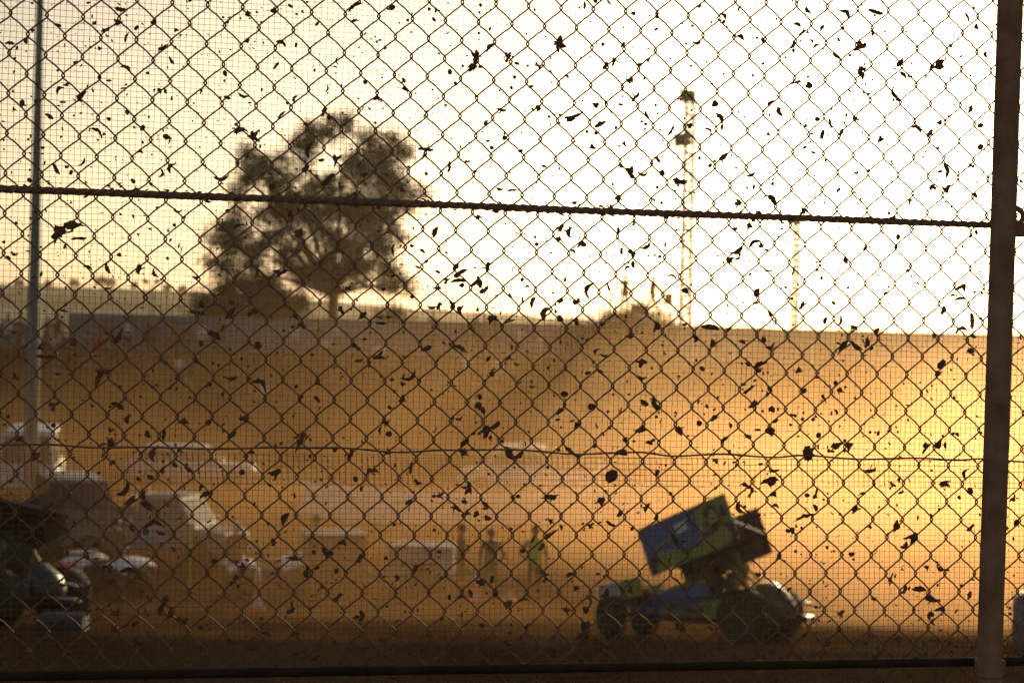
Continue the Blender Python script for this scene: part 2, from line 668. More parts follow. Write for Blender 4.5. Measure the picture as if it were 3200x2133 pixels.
# ------------------------------------------------------------------ mud and plant bits caught in the netting
# zoom tile; x y length width angle kind   (s strip, b ragged clump, c chip)
BITS = {
 (0, 0): '''805,62,70,25,-5,s 635,152,30,30,0,b 790,150,70,35,-10,b 708,198,60,22,25,s 845,250,75,14,70,s 385,168,50,20,-15,s 65,290,60,22,0,s 395,598,65,25,50,s 445,565,45,20,20,s 535,640,100,45,45,b 150,685,55,40,80,b 240,675,35,30,0,c 420,682,45,14,0,s 728,538,45,20,0,c 1145,405,60,18,-55,s 845,455,75,25,-30,s 1065,610,50,25,-60,b 1148,655,35,18,90,c 330,778,60,25,-35,s 730,795,35,30,0,b 650,885,110,22,-40,s 1132,935,60,12,85,s 825,590,45,10,10,s 375,1130,80,26,-60,s 550,1085,75,14,55,s 935,1015,45,18,0,s 1140,1120,75,28,65,s 1080,1160,60,20,75,s 1600,865,80,45,20,b 1690,915,80,45,-40,b 1480,1190,100,22,10,s 1880,288,75,22,-20,s 1660,85,45,40,0,b 1940,40,50,28,-40,c 1625,640,70,22,-15,s 1520,655,50,18,-15,s 1750,600,30,20,90,c 1845,440,60,20,55,s 1970,660,55,22,65,s 2065,1000,110,30,75,s 2250,1060,70,50,60,b 2200,1190,120,40,45,b 2050,1130,55,40,45,b 1185,1405,75,14,-10,s 490,1505,100,60,20,b 395,1540,80,75,0,b 890,1445,40,18,-65,c 1600,1505,65,18,10,s 2165,740,55,30,70,b 1880,770,70,16,50,s 2255,405,60,12,90,s 2188,590,60,12,80,s''',
 (1050, 0): '''125,40,110,22,35,s 378,48,50,45,0,b 622,62,30,25,90,c 330,322,32,22,20,c 470,600,45,30,-50,b 1030,315,80,25,40,s 935,400,105,50,80,b 910,455,80,45,40,b 965,445,40,25,0,c 1148,375,75,35,80,b 1485,290,75,70,0,b 800,560,40,25,-60,c 275,655,60,25,15,b 1105,735,55,30,-20,b 1580,785,105,45,10,b 1765,830,85,28,30,s 1870,855,30,25,40,c 1900,700,50,20,-10,c 1740,705,45,40,0,b 1800,440,45,45,0,b 1860,410,65,28,65,b 1920,300,50,28,50,c 2030,430,60,20,15,s 1970,535,55,35,70,b 1355,720,60,30,-40,b 600,998,110,30,0,b 590,1040,50,26,80,b 1015,942,40,20,10,c 870,1080,28,25,0,c 755,1115,80,18,85,s 605,1160,30,28,0,c 1180,1272,75,14,5,s 1095,1262,50,18,-10,s 1975,1160,80,50,-50,b 1905,1110,45,30,-40,c 2055,1160,75,20,5,s 2150,1065,60,25,-40,b 2310,1215,80,40,-10,b 1890,1330,45,28,80,b 1835,1390,45,40,0,b 160,1100,55,20,75,s 190,1165,55,16,10,s 440,1270,35,25,70,b 1505,1520,60,28,55,b 1565,1550,70,28,85,b 2240,870,85,16,65,s 2000,655,70,30,50,b 2075,770,60,18,-60,s 660,1545,60,28,70,b 950,1455,40,32,0,b''',
 (2100, 0): '''180,42,35,26,30,c 450,60,50,12,75,s 345,110,60,20,-50,s 165,290,50,28,10,b 460,248,60,25,-20,s 610,262,38,28,50,c 840,165,55,22,-15,s 865,215,65,15,50,s 910,70,55,22,-50,s 1160,92,90,30,-40,s 1365,80,110,28,-15,s 1000,188,50,25,80,b 965,305,55,15,35,s 805,305,60,20,60,s 1100,378,85,20,-35,s 1245,305,85,30,70,s 1265,480,70,60,0,b 1535,405,65,42,40,b 1780,440,120,60,20,b 1545,500,60,22,-45,s 1975,115,70,18,-60,s 830,550,60,22,15,b 905,515,35,18,30,c 660,690,65,22,40,s 718,745,70,28,-65,s 325,785,75,28,-55,s 245,865,55,18,-20,s 1190,605,40,20,-40,c 1490,620,90,22,-70,s 1515,665,40,30,0,c 1060,825,70,18,-75,s 1005,895,95,30,80,b 1130,875,60,28,75,b 1160,825,45,12,-80,s 1400,938,55,20,25,s 1640,858,85,28,-25,s 1730,885,60,28,50,g 1790,815,40,30,30,g 345,1045,75,40,40,b 520,1165,90,20,15,s 885,985,45,25,30,c 940,1020,40,22,-20,c 680,1335,90,35,-50,s 875,1415,50,35,40,b 440,1355,65,40,-25,b 60,1215,80,40,-5,b 1115,1270,50,28,45,c 1830,1135,100,32,-75,s 1835,1270,60,48,40,b 1995,1110,50,25,20,b 1750,1250,45,22,-50,s 2025,1305,40,20,-50,s 2000,730,60,22,65,s 1590,1345,50,26,70,b 1470,1080,32,20,40,c 420,1530,45,25,0,c 515,1515,40,32,0,b''',
 (0, 700): '''390,50,95,78,60,b 490,15,100,55,20,b 525,97,105,18,5,s 95,198,50,20,-15,s 55,225,45,28,-40,c 925,310,75,38,75,b 720,300,75,25,-60,s 590,290,70,18,-25,s 1035,330,65,22,-60,s 275,335,45,24,70,c 225,355,45,18,20,c 725,425,60,12,10,s 430,580,65,12,-10,s 1320,595,95,32,0,b 1345,545,55,28,10,b 1540,590,90,40,75,b 2015,670,50,48,0,b 1975,620,55,28,-30,b 785,770,110,40,70,b 275,820,60,38,70,b 300,885,115,25,-5,s 1435,740,100,45,-60,b 1490,690,40,24,80,c 1105,925,50,35,-20,c 1300,905,42,38,0,b 700,980,110,38,0,b 655,1040,120,35,70,s 385,1000,50,20,0,c 105,1020,60,22,-55,s 1550,1030,80,26,5,s 1740,1070,130,35,-35,s 1405,1065,45,32,60,b 360,1210,80,50,35,b 790,1215,100,30,-30,s 855,1300,70,28,75,s 1490,1135,45,26,80,c 2005,1165,55,33,80,b 2120,1170,55,22,-50,s 2125,1055,40,36,0,b 1225,1320,65,35,10,b 1390,1325,45,38,60,b 1635,1300,60,52,40,b 1560,1400,60,33,70,b 1095,1410,70,22,85,s 735,1475,100,42,80,b 2010,1440,110,42,75,b 1880,1465,38,20,40,c 1025,1525,70,25,80,s 120,1435,55,28,10,b 1990,60,70,55,20,b 1870,325,90,38,25,b 1715,330,70,24,80,s 1310,360,36,34,0,b''',
 (1050, 700): '''660,55,70,28,75,s 385,170,95,14,85,s 580,180,40,20,-30,s 825,330,95,45,20,b 800,285,60,28,50,s 820,380,110,22,5,s 950,385,90,42,-75,b 990,440,65,42,60,b 1015,290,60,34,75,b 740,375,50,26,20,b 605,250,34,26,10,c 510,485,32,30,0,c 680,425,60,20,0,b 640,555,60,18,-3,s 835,575,75,30,80,s 785,540,55,35,50,b 1315,520,75,24,72,s 1395,595,95,38,70,s 1340,135,36,32,0,c 1560,55,70,25,80,s 1640,130,90,32,60,b 1975,195,55,38,-50,b 2070,150,75,22,30,s 1950,292,50,18,15,s 1690,440,115,25,72,s 1825,420,60,15,-70,s 1500,510,42,36,0,b 1605,525,46,36,0,b 1605,650,50,38,20,b 2250,350,75,16,-20,s 1040,630,62,48,-50,b 1160,645,70,24,20,b 2140,690,80,38,80,b 175,610,55,35,10,b 290,625,45,18,-10,c 305,662,80,16,-3,s 380,345,42,28,30,c 605,830,75,28,15,s 830,830,90,28,-22,s 120,810,50,36,-10,c 290,870,70,20,40,s 290,895,90,20,0,s 155,912,55,20,15,s 490,1020,110,25,30,s 1740,850,50,20,60,s 1790,875,50,14,0,s 1150,895,55,25,20,b 1965,745,65,20,15,s 2050,925,58,52,0,b 1210,935,45,15,-15,s 1045,1000,42,36,0,b 1770,985,50,28,-20,c 2045,1025,60,22,-12,s 960,1150,50,28,70,b 950,1210,60,44,80,b 1495,1250,55,28,45,s 2060,1195,60,33,-35,s 2135,1200,110,30,-65,s 1010,1380,100,55,60,b 330,1320,46,42,0,b 295,1380,60,15,88,s 825,1300,50,18,20,s 1480,1305,40,22,5,c 1620,1335,42,36,0,b 2040,1370,62,50,50,b 2120,1445,45,26,30,c 2300,1385,62,44,-60,b 860,1465,65,38,30,b 920,1400,34,26,0,c 440,1165,55,24,65,s''',
 (2100, 700): '''420,30,45,24,0,c 515,15,48,38,0,b 555,125,95,25,28,s 435,180,100,22,28,s 385,240,50,45,0,b 440,230,50,22,35,c 575,460,65,48,75,b 520,335,40,20,35,c 650,312,70,16,5,b 815,315,50,13,70,s 560,525,55,22,15,b 655,595,50,30,-50,b 695,645,55,15,-80,s 865,545,60,24,60,s 1025,645,50,24,75,s 1130,645,65,18,80,s 1215,690,55,22,-20,s 260,690,130,30,-8,s 1165,240,55,24,-75,s 1290,165,42,28,60,c 1500,150,50,26,75,c 1430,460,40,20,30,c 1920,425,90,18,30,s 1880,478,60,15,0,s 1925,500,80,18,8,s 1815,580,48,42,0,b 2005,650,110,28,-85,s 1935,705,90,25,12,s 1140,825,95,48,60,b 1230,815,95,28,-35,s 1300,800,85,36,80,b 1375,720,60,24,70,s 1790,945,85,42,45,b 1780,1000,42,36,0,b 1995,840,65,42,0,b 840,970,45,32,-30,b 600,930,100,32,15,b 570,970,45,38,60,b 515,1105,75,32,35,b 885,1110,50,38,0,b 1125,1110,50,34,0,b 550,1205,75,45,45,b 655,1110,50,24,80,b 230,1215,40,24,-75,c 280,1295,60,28,35,s 390,1345,40,18,-75,s 655,1390,58,56,0,b 905,1525,110,75,85,b 1100,1480,90,45,20,b 1185,1480,75,42,70,b 690,1315,45,22,35,s 575,1375,45,16,5,s 1700,1490,90,40,45,b 1790,1470,55,48,0,b 1880,1400,40,24,20,c 505,1420,40,33,20,b 350,1440,60,24,40,s 1100,1255,38,18,-60,s 795,1340,32,20,-40,c 50,1385,60,38,-50,b 470,790,50,28,-10,b 270,800,70,36,75,b 660,820,60,36,40,b''',
 (0, 1400): '''230,60,65,48,70,b 1020,45,90,28,85,s 750,95,40,34,0,b 830,275,120,34,55,s 865,360,95,45,45,b 960,310,60,28,85,s 980,385,100,30,-40,s 1850,165,80,46,30,b 1905,470,90,34,65,s 1030,510,130,30,5,s 880,535,45,38,0,b 975,555,50,36,80,g 1075,565,75,22,-20,s 1375,310,95,30,25,s 1260,145,48,36,-40,b 1170,105,45,32,-60,b 1085,145,42,36,20,b 660,165,32,24,0,c 310,400,95,38,45,b 520,640,50,36,30,b 570,720,60,34,-60,b 445,690,50,24,-75,b 730,800,60,46,-60,b 680,800,52,42,40,b 860,818,120,28,0,s 735,890,55,34,10,b 580,930,60,28,30,s 1830,630,50,42,30,b 2290,630,65,34,-15,b 2170,690,70,25,-60,s 2200,710,60,30,35,s 1970,740,100,28,5,b 2050,835,80,40,-75,b 2120,800,42,24,20,c 1575,870,60,34,-70,b 1545,900,50,24,80,c 1595,920,36,24,-40,c 2260,995,60,42,40,b 940,960,34,28,0,c 1100,1030,72,58,50,b 1130,1110,55,38,70,b 1225,1150,70,46,-20,b 1940,1085,65,28,35,s 1635,1155,45,24,30,c 1780,1240,70,22,-20,s 1550,1290,85,25,-12,s 1685,1325,60,44,80,b 1560,1470,80,18,0,s 840,1180,50,28,35,c 905,1170,45,28,75,b 780,1110,62,40,70,b 765,1210,58,40,-60,b 590,1100,60,20,55,s 930,1285,70,46,-10,b 410,1330,80,42,-35,b 460,1355,60,18,-25,s 1145,1295,50,22,85,s 960,1350,32,28,0,c 365,1555,60,28,0,b 1980,1240,60,34,10,b 1975,1375,50,20,0,s 2115,1395,60,24,40,s''',
 (1050, 1400): '''230,150,85,40,30,b 500,135,75,28,80,b 100,45,62,36,75,b 350,30,42,34,0,b 850,25,70,38,10,b 1155,40,85,52,-40,b 1225,50,75,36,30,b 1560,20,52,34,-20,b 1900,25,100,45,5,b 1840,185,108,92,50,b 490,360,50,42,30,b 885,270,70,50,60,b 800,400,70,30,-25,b 875,430,44,34,50,b 1000,380,60,26,-50,s 1015,465,60,32,-30,b 1430,320,100,36,5,b 1770,355,78,40,75,b 1835,505,75,22,-30,s 1700,515,52,36,40,b 1895,430,50,33,80,b 2080,395,70,22,60,s 2140,465,52,34,80,b 1430,575,100,36,35,b 1320,605,60,15,65,s 1375,660,62,26,55,s 690,692,40,25,0,c 530,800,46,42,0,b 155,745,46,38,60,b 1050,880,46,34,60,b 970,895,62,42,-10,b 1140,1055,60,50,70,b 900,970,60,22,-75,s 1065,965,55,28,75,s 1250,1010,70,18,10,s 1800,970,75,30,50,s 1910,1075,115,38,-40,s 1970,950,52,33,-60,b 1665,1225,120,85,10,b 170,1120,70,48,-70,b 1545,1090,60,34,-60,b 1405,870,42,28,-30,c 1390,835,75,18,-22,s 410,860,42,30,-50,c 655,320,36,28,20,c 200,1310,92,52,50,b 310,1275,50,18,5,s 490,1340,60,33,80,b 525,1310,42,34,0,b 840,1115,45,14,85,s 1700,1030,80,14,80,s 1800,1310,62,54,0,b 1780,1460,50,38,0,b 1855,1520,62,52,0,b 410,1540,70,28,0,b''',
 (2100, 1400): '''910,45,95,78,85,b 660,225,112,58,15,b 500,250,72,38,-30,b 530,290,60,28,80,b 680,305,60,34,0,b 590,105,45,20,5,c 690,150,70,26,5,b 1330,150,82,30,-5,b 960,305,60,34,80,b 1820,230,78,42,30,b 1470,240,38,34,0,b 1960,170,80,24,80,s 1990,280,62,44,-30,b 455,400,90,28,-65,s 500,470,90,28,80,b 590,510,90,16,-50,s 690,385,55,20,-10,s 880,455,90,34,20,b 955,395,50,24,-60,s 795,550,65,45,-40,b 715,725,46,36,40,b 1225,410,62,40,70,b 1500,520,90,42,75,b 1610,590,100,50,30,b 1555,650,60,25,40,s 1995,530,65,25,45,s 1645,465,45,18,85,c 340,800,115,78,-30,b 100,820,100,36,-75,b 1650,940,100,34,-3,s 1740,1000,115,22,-25,s 1795,1080,75,24,-5,s 1460,875,85,28,75,b 1555,945,60,24,65,s 1800,805,70,20,-20,s 1990,970,52,40,70,b 965,1060,32,30,0,c 1120,1100,48,42,0,b 860,1135,85,34,-25,s 1115,1210,46,42,0,b 270,900,62,42,70,b 1340,1250,80,22,-8,s 1300,1305,38,24,-20,c 1520,1280,60,36,80,b 740,1290,75,34,45,b 885,1245,45,26,30,c 1720,1115,60,22,80,s 1750,1160,50,18,-80,s 2280,335,55,38,50,b 1380,1375,68,42,40,b 1690,1310,38,26,20,c 325,1285,48,36,60,b 60,1190,82,56,70,b 380,1185,62,42,70,b 640,1130,62,46,-40,b 1080,1510,62,24,-10,s 1590,1500,60,38,0,b''',
}


def flake(mb, u, v, L, Wd, ang, kind, rr, wv):
    """one bit of dirt in the fence plane: an outline with thickness and a little curl"""
    ca, sa = math.cos(ang), math.sin(ang)
    th = min(.0035, max(.0007, Wd * .22))

    def put(x, y, z):
        return fp(u + x * ca - y * sa, v + x * sa + y * ca, wv + z)
    if kind in 's' or (kind == 'g'):
        n = 9
        bend = rr.uniform(-1.1, 1.1) * L * .32
        curl = rr.uniform(-1, 1) * L * .12
        A, B, A2, B2 = [], [], [], []
        for k in range(n):
            t = k / (n - 1) * 2 - 1
            x = t * L / 2 + rr.uniform(-.03, .03) * L
            yc = bend * (t * t - .4) + rr.uniform(-.07, .07) * Wd
            prof = (1 - abs(t) ** rr.choice((2.2, 3.5))) * .85 + .22
            wd = Wd / 2 * prof * rr.uniform(.72, 1.18)
            z = curl * (t * t - .4)
            A.append((x, yc + wd + rr.uniform(-.12, .2) * Wd * .5, z))
            B.append((x, yc - wd - rr.uniform(-.12, .2) * Wd * .5, z))
        vs = [put(x, y, z + th / 2) for x, y, z in A] + [put(x, y, z + th / 2) for x, y, z in B]
        vs += [put(x, y, z - th / 2) for x, y, z in A] + [put(x, y, z - th / 2) for x, y, z in B]
        fs = []
        for k in range(n - 1):
            fs += [(k, k + 1, n + k + 1, n + k), (2 * n + k + 1, 2 * n + k, 3 * n + k, 3 * n + k + 1),
                   (k + 1, k, 2 * n + k, 2 * n + k + 1), (n + k, n + k + 1, 3 * n + k + 1, 3 * n + k)]
        fs += [(0, n, 3 * n, 2 * n), (n - 1, 3 * n - 1, 4 * n - 1, 2 * n - 1)]
        mb.add(vs, fs)
        return
    n = rr.randint(16, 24) if kind in 'br' else rr.randint(7, 9)
    spike = .2 if kind == 'b' else .15
    lob = [(rr.uniform(.1, .34), rr.randint(1, 3), rr.uniform(0, 6.28)) for _ in range(3)]
    pts = []
    for k in range(n):
        a = 2 * math.pi * (k + rr.uniform(-.3, .3)) / n
        rad = 1 + rr.uniform(-spike, spike * .6)
        if kind == 'b':
            rad *= 1 + sum(am * math.sin(fr * a + ph_) for am, fr, ph_ in lob)
        if kind == 'b' and rr.random() < .16:
            rad *= rr.uniform(1.2, 1.6)
        pts.append((math.cos(a) * L / 2 * rad * .88, math.sin(a) * Wd / 2 * rad * .88))
    vs = [put(0, 0, th)] + [put(x * .55, y * .55, th * .9) for x, y in pts] + [put(x, y, rr.uniform(-.3, .3) * th) for x, y in pts] + [put(0, 0, -th)]
    fs = []
    for k in range(n):
        j = (k + 1) % n
        fs += [(0, 1 + k, 1 + j), (1 + k, 1 + n + k, 1 + n + j, 1 + j), (1 + n + k, 2 * n + 1, 1 + n + j)]
    mb.add(vs, fs)
    if kind == 'b' and L > .012:
        for _ in range(rr.randint(0, 2)):
            a = ang + rr.uniform(0, 6.28)
            q = rr.uniform(.4, .8)
            flake(mb, u + math.cos(a) * L * .42, v + math.sin(a) * Wd * .5, L * q, Wd * .26, a + rr.uniform(-.5, .5), 's', rr, wv)


items = []
for (ox, oy), s in BITS.items():
    for e in s.split():
        x, y, l, wd, a, k = e.split(',')
        px, py = ox + float(x) / 2.139, oy + float(y) / 2.139
        u, v, dep = FU(px, py)
        sc_ = dep / FPX / 2.139
        items.append((float(l) * sc_ * 1.03, float(wd) * sc_ * 1.03, u, v, R(float(a)), k, px, py))
items.sort(key=lambda q: -q[0] * q[1])
KIND = {'s': ('mud_shred', 'long dark shred of dried mud or grass caught flat in the wire netting', 'mud shred', 'long mud shreds caught in the wire netting'),
        'b': ('mud_clump', 'ragged dark clump of dried mud with spiky edges stuck in the wire netting', 'mud clump', 'ragged mud clumps stuck in the wire netting'),
        'c': ('mud_chip', 'small compact chip of dark dried mud stuck in the wire netting', 'mud chip', 'small mud chips stuck in the wire netting')}
SPECIAL = {(2100, 700, 905, 1525): 'round black mud ball sitting on the thin wire halfway up, left of the post',
           (1050, 1400, 1840, 185): 'large round black mud splat just below the thin wire, above the tilted wing',
           (1050, 1400, 1665, 1225): 'broad black triangular mud clump beside the front wheel of the blue race car',
           (1050, 0, 1485, 290): 'star shaped black mud clump against bright sky at the top centre',
           (0, 700, 655, 1040): 'long hooked mud shred curling like a sickle over the far grey fence, left side',
           (1050, 0, 935, 400): 'tall ragged mud clump hanging above the tree against pale sky',
           (2100, 0, 1780, 440): 'broad star shaped mud clump against the white glare beside the post',
           (0, 700, 1740, 1070): 'bent finger thick mud stick on the dusty bank below the tree',
           (1050, 700, 825, 330): 'splayed bird shaped mud clump in the bright sky right of the tree'}
spec = {}
for (ox, oy, x, y), lab in SPECIAL.items():
    spec[(round(ox + x / 2.139, 2), round(oy + y / 2.139, 2))] = lab
rest = MB()
rr = random.Random(21)
for q, (L, Wd, u, v, a, k, px, py) in enumerate(items):
    wv = rr.uniform(-.004, .003)
    lab = spec.get((round(px, 2), round(py, 2)))
    if q < 290 or k == 'g' or lab:
        mb = MB()
        flake(mb, u, v, L, Wd, a, 'r' if lab and 'round' in lab else k, rr, wv)
        if k == 'g':
            g = px > 2000
            one(mb, 'leaf_scrap', M['leaf_bit'], fp(u, v, wv),
                ('long' if q < 250 and g else 'short' if g else 'dull') + ' yellow green leaf scrap ' + ('in the white glare near the post' if g else 'hanging below a mud shred at lower left'), 'leaf scrap', smooth=False)
        else:
            nm, lb, ct, gr = KIND[k]
            if lab:
                one(mb, nm, M['mud'], fp(u, v, wv), lab, ct, smooth=False)
            else:
                one(mb, nm, M['mud'] if rr.random() < .8 else M['mudred'], fp(u, v, wv), lb, ct, gr, smooth=False)
    else:
        flake(rest, u, v, L, Wd, a, k, rr, wv)
for _ in range(16000):
    u, v = rr.uniform(U0, U1), V0 + .3 + (V1 - V0 - .3) * rr.random() ** 1.25
    if rr.random() < .45:      # on a netting wire
        u = U0 + round((u - U0) / .01165) * .01165
    s = rr.random()
    L = rr.uniform(.0028, .005) if s < .60 else rr.uniform(.005, .009) if s < .93 else rr.uniform(.009, .017)
    Wd = L * rr.uniform(.35, .9)
    flake(rest, u, v, L, Wd, rr.uniform(0, 6.28), rr.choice('ccsb') if L > .005 else 'c', rr, rr.uniform(-.005, .003))
# crumbs that ride on the cable, rail and post
for _ in range(150):
    u = rr.uniform(U0, U1)
    v = rr.choice((6.4425 + .009, 6.4425 - .009, 5.4975 + .008, 5.4975 - .009))
    L = rr.uniform(.003, .013)
    flake(rest, u, v, L * 1.4, L * .6, rr.uniform(-.4, .4), 'b', rr, .012)
for _ in range(70):
    v = rr.uniform(5.4, 7.0)
    L = rr.uniform(.002, .007)
    flake(rest, pu + (v - 6.2) * plean + rr.choice((-.0265, .0265)), v, L * .7, L * 1.6, 0, 'b', rr, .045)
o = rest.build('mud_flecks', M['mud'], smooth=False)
tag(o, 'countless tiny flecks of dried mud peppering the wire netting', 'mud flecks', kind='stuff')
# ------------------------------------------------------------------ people
DG = None


def skin_mesh(name, joints, edges, sub=1, mats=None, emat=None):
    """joints: (x,y,z,rx,ry); edges: (a,b,material index). One continuous skinned surface"""
    me = bpy.data.meshes.new('tmp')
    bm = bmesh.new()
    sk = bm.verts.layers.skin.verify()
    vs = []
    for k, j in enumerate(joints):
        v = bm.verts.new(j[:3])
        v[sk].radius = (j[3], j[4] if len(j) > 4 else j[3])
        v[sk].use_root = (k == 0)
        vs.append(v)
    for a, b, _ in edges:
        bm.edges.new((vs[a], vs[b]))
    bm.to_mesh(me)
    bm.free()
    o = bpy.data.objects.new('tmp', me)
    COL.objects.link(o)
    s = o.modifiers.new('skin', 'SKIN')
    s.use_smooth_shade = True
    o.modifiers.new('sub', 'SUBSURF').render_levels = sub
    o.modifiers['sub'].levels = sub
    dg = bpy.context.evaluated_depsgraph_get()
    out = bpy.data.meshes.new_from_object(o.evaluated_get(dg))
    out.name = name
    bpy.data.objects.remove(o)
    bpy.data.meshes.remove(me)
    out.materials.clear()
    for m in mats:
        out.materials.append(m)
    J = [Vector(j[:3]) for j in joints]
    for p in out.polygons:
        c = p.center
        best = (1e9, 0)
        for a, b, mi in edges:
            ab = J[b] - J[a]
            t = max(0, min(1, (c - J[a]).dot(ab) / max(1e-9, ab.length_squared)))
            d = (c - (J[a] + ab * t)).length - .6 * (joints[a][3] * (1 - t) + joints[b][3] * t)
            if d < best[0]:
                best = (d, mi)
        p.material_index = best[1]
        p.use_smooth = True
    return out


def body(pose='stand', fine=False, arms='down', lean=0.0, stride=.1, seed=0):
    """faces -y. materials: 0 skin 1 top 2 trousers 3 boots"""
    rr = random.Random(seed)
    z0 = .93 if pose == 'stand' else .30
    ln = lean

    def T(x, y, z):   # torso point leaned forward
        return (x, y - (z - .93) * ln, z - .93 + z0)
    J = [(*T(0, 0, .93), .15, .115), (*T(0, .005, 1.08), .138, .102), (*T(0, 0, 1.26), .158, .112), (*T(0, .012, 1.41), .118, .085),
         (*T(0, .005, 1.50), .052, .052), (*T(0, -.012, 1.575), .068, .078), (*T(0, -.012, 1.655), .080, .096), (*T(0, .004, 1.725), .058, .070)]
    E = [(0, 1, 1), (1, 2, 1), (2, 3, 1), (3, 4, 0), (4, 5, 0), (5, 6, 0), (6, 7, 0)]
    if fine:
        J.append((*T(0, -.112, 1.635), .014, .018))
        E.append((6, 8, 0))
        for s in (-1, 1):
            J.append((*T(s * .085, .0, 1.645), .012, .022))
            E.append((6, len(J) - 1, 0))
    for s in (-1, 1):
        k = len(J)
        mode = arms if isinstance(arms, str) else arms[0 if s < 0 else 1]
        if mode == 'down':
            el, wr, hd = (s * .255, .03, 1.13), (s * .27, -.04, .90), (s * .268, -.06, .83)
        elif mode == 'hip':
            el, wr, hd = (s * .37, .06, 1.16), (s * .20, -.03, 1.0), (s * .15, -.07, .98)
        elif mode == 'fold':
            el, wr, hd = (s * .25, -.05, 1.14), (s * .04, -.19, 1.17), (-s * .05, -.19, 1.19)
        elif mode == 'point':
            el, wr, hd = (s * .32, -.16, 1.30), (s * .36, -.40, 1.36), (s * .37, -.49, 1.37)
        else:  # forward, on a bar or on knees
            el, wr, hd = (s * .24, -.12, 1.14), (s * .22, -.34, 1.06), (s * .21, -.42, 1.05)
        J += [(*T(s * .185, .01, 1.395), .062, .062), (*T(*el), .044, .044), (*T(*wr), .030, .034), (*T(*hd), .036, .018)]
        E += [(3, k, 1), (k, k + 1, 1), (k + 1, k + 2, 0 if rr.random() < .6 else 1), (k + 2, k + 3, 0)]
        if fine:
            h = Vector(T(*hd))
            d = (h - Vector(T(*wr))).normalized()
            side = d.cross(Vector((s, 0, 0))).normalized() if abs(d.x) < .9 else Vector((0, 0, 1))
            for q in range(4):
                b = h + side * (q - 1.5) * .021 + d * .02
                J.append((*(b + d * .028), .0095, .0095))
                J.append((*(b + d * (.055 - .008 * abs(q - 1.4)) + Vector((-s * .012, -.004, 0))), .008, .008))
                E += [(k + 3, len(J) - 2, 0), (len(J) - 2, len(J) - 1, 0)]
            J.append((*(h + side * .045 + Vector((-s * .012, 0, 0))), .010, .010))
            E.append((k + 3, len(J) - 1, 0))
    for s in (-1, 1):
        k = len(J)
        if pose == 'stand':
            y = s * stride
            J += [(s * .088, 0, .87, .088, .092), (s * .105, y * .4 - .02, .50, .058, .062), (s * .115, y + .02, .095, .042, .046), (s * .125, y - .13, .042, .040, .032)]
        else:
            J += [(s * .10, -.02, .27, .09, .085), (s * .15, -.40, .46, .058, .06), (s * .14, -.46, .09, .042, .046), (s * .15, -.61, .042, .040, .032)]
        E += [(0, k, 2), (k, k + 1, 2), (k + 1, k + 2, 2), (k + 2, k + 3, 3)]
    return J, E


def hair_mb(J, cap=False, helmet=False):
    mb = MB()
    c = Vector(J[6][:3]) + Vector((0, .01, .012))
    if helmet:
        mb.ball(c, (.135, .15, .15), 14, 9)
        return mb
    r = (.098, .115, .105)
    vs, fs = [], []
    n, m = 12, 6
    for i in range(m + 1):
        t = (math.pi * .56) * i / m
        for j in range(n):
            a = 2 * math.pi * j / n
            drop = .0 if math.sin(a) < 0 else -.05 * math.sin(a) * (i / m)
            vs.append((c.x + r[0] * math.sin(t) * math.cos(a), c.y + r[1] * math.sin(t) * math.sin(a), c.z + r[2] * math.cos(t) + drop))
    for i in range(m):
        for j in range(n):
            fs.append((i * n + j, (i + 1) * n + j, (i + 1) * n + (j + 1) % n, i * n + (j + 1) % n))
    mb.add(vs, fs)
    if cap:
        mb.box(c + Vector((0, -.145, -.005)), (.14, .11, .014))
    return mb


BODIES = {}


def person(loc, rz, label, top, legs, pose='stand', fine=False, arms='down', lean=0.0, stride=.1, seed=0, scale=1.0,
           cap=None, group=None, vest=None, helmet=None):
    key = (pose, fine, str(arms), lean, stride, seed)
    if key not in BODIES:
        J, E = body(pose, fine, arms, lean, stride, seed)
        BODIES[key] = (skin_mesh('person_body', J, E, 1, [M['skin'], M['khaki'], M['khaki'], M['boots']]), hair_mb(J, False).mesh('hair'), hair_mb(J, True).mesh('cap'), hair_mb(J, helmet=True).mesh('helmet'))
    me, hm, cm, km = BODIES[key]
    vkey = (key, top.name, legs.name)
    if vkey not in BODIES:
        m2 = me.copy()
        m2.materials[1] = top
        m2.materials[2] = legs
        BODIES[vkey] = m2
    o = bpy.data.objects.new('person', BODIES[vkey])
    COL.objects.link(o)
    o.location = loc
    o.rotation_euler = (0, 0, rz)
    o.scale = (scale,) * 3
    tag(o, label, 'person', group)
    hmat = helmet or cap or M['hair']
    src = km if helmet else cm if cap else hm
    hk = (key, hmat.name, bool(cap), bool(helmet))
    if hk not in BODIES:
        h2 = src.copy()
        h2.materials.clear()
        h2.materials.append(hmat)
        BODIES[hk] = h2
    h = bpy.data.objects.new('helmet' if helmet else 'cap' if cap else 'hair', BODIES[hk])
    COL.objects.link(h)
    h.parent = o
    if vest:
        mb = MB()
        for p in BODIES[vkey].polygons:
            if p.material_index == 1 and abs(p.center.x) < .19 and p.center.z > .90:
                pass
        b = BODIES[vkey]
        idx = {}
        vs, fs = [], []
        nrm = {v.index: v.normal.copy() for v in b.vertices}
        for p in b.polygons:
            if p.material_index == 1 and abs(p.center.x) < .20:
                f = []
                for vi in p.vertices:
                    if vi not in idx:
                        idx[vi] = len(vs)
                        q = b.vertices[vi].co + nrm[vi] * .014
                        vs.append((q.x, q.y, q.z))
                    f.append(idx[vi])
                fs.append(f)
        mb.add(vs, fs)
        vo = mb.build('vest', vest, o)
    return o


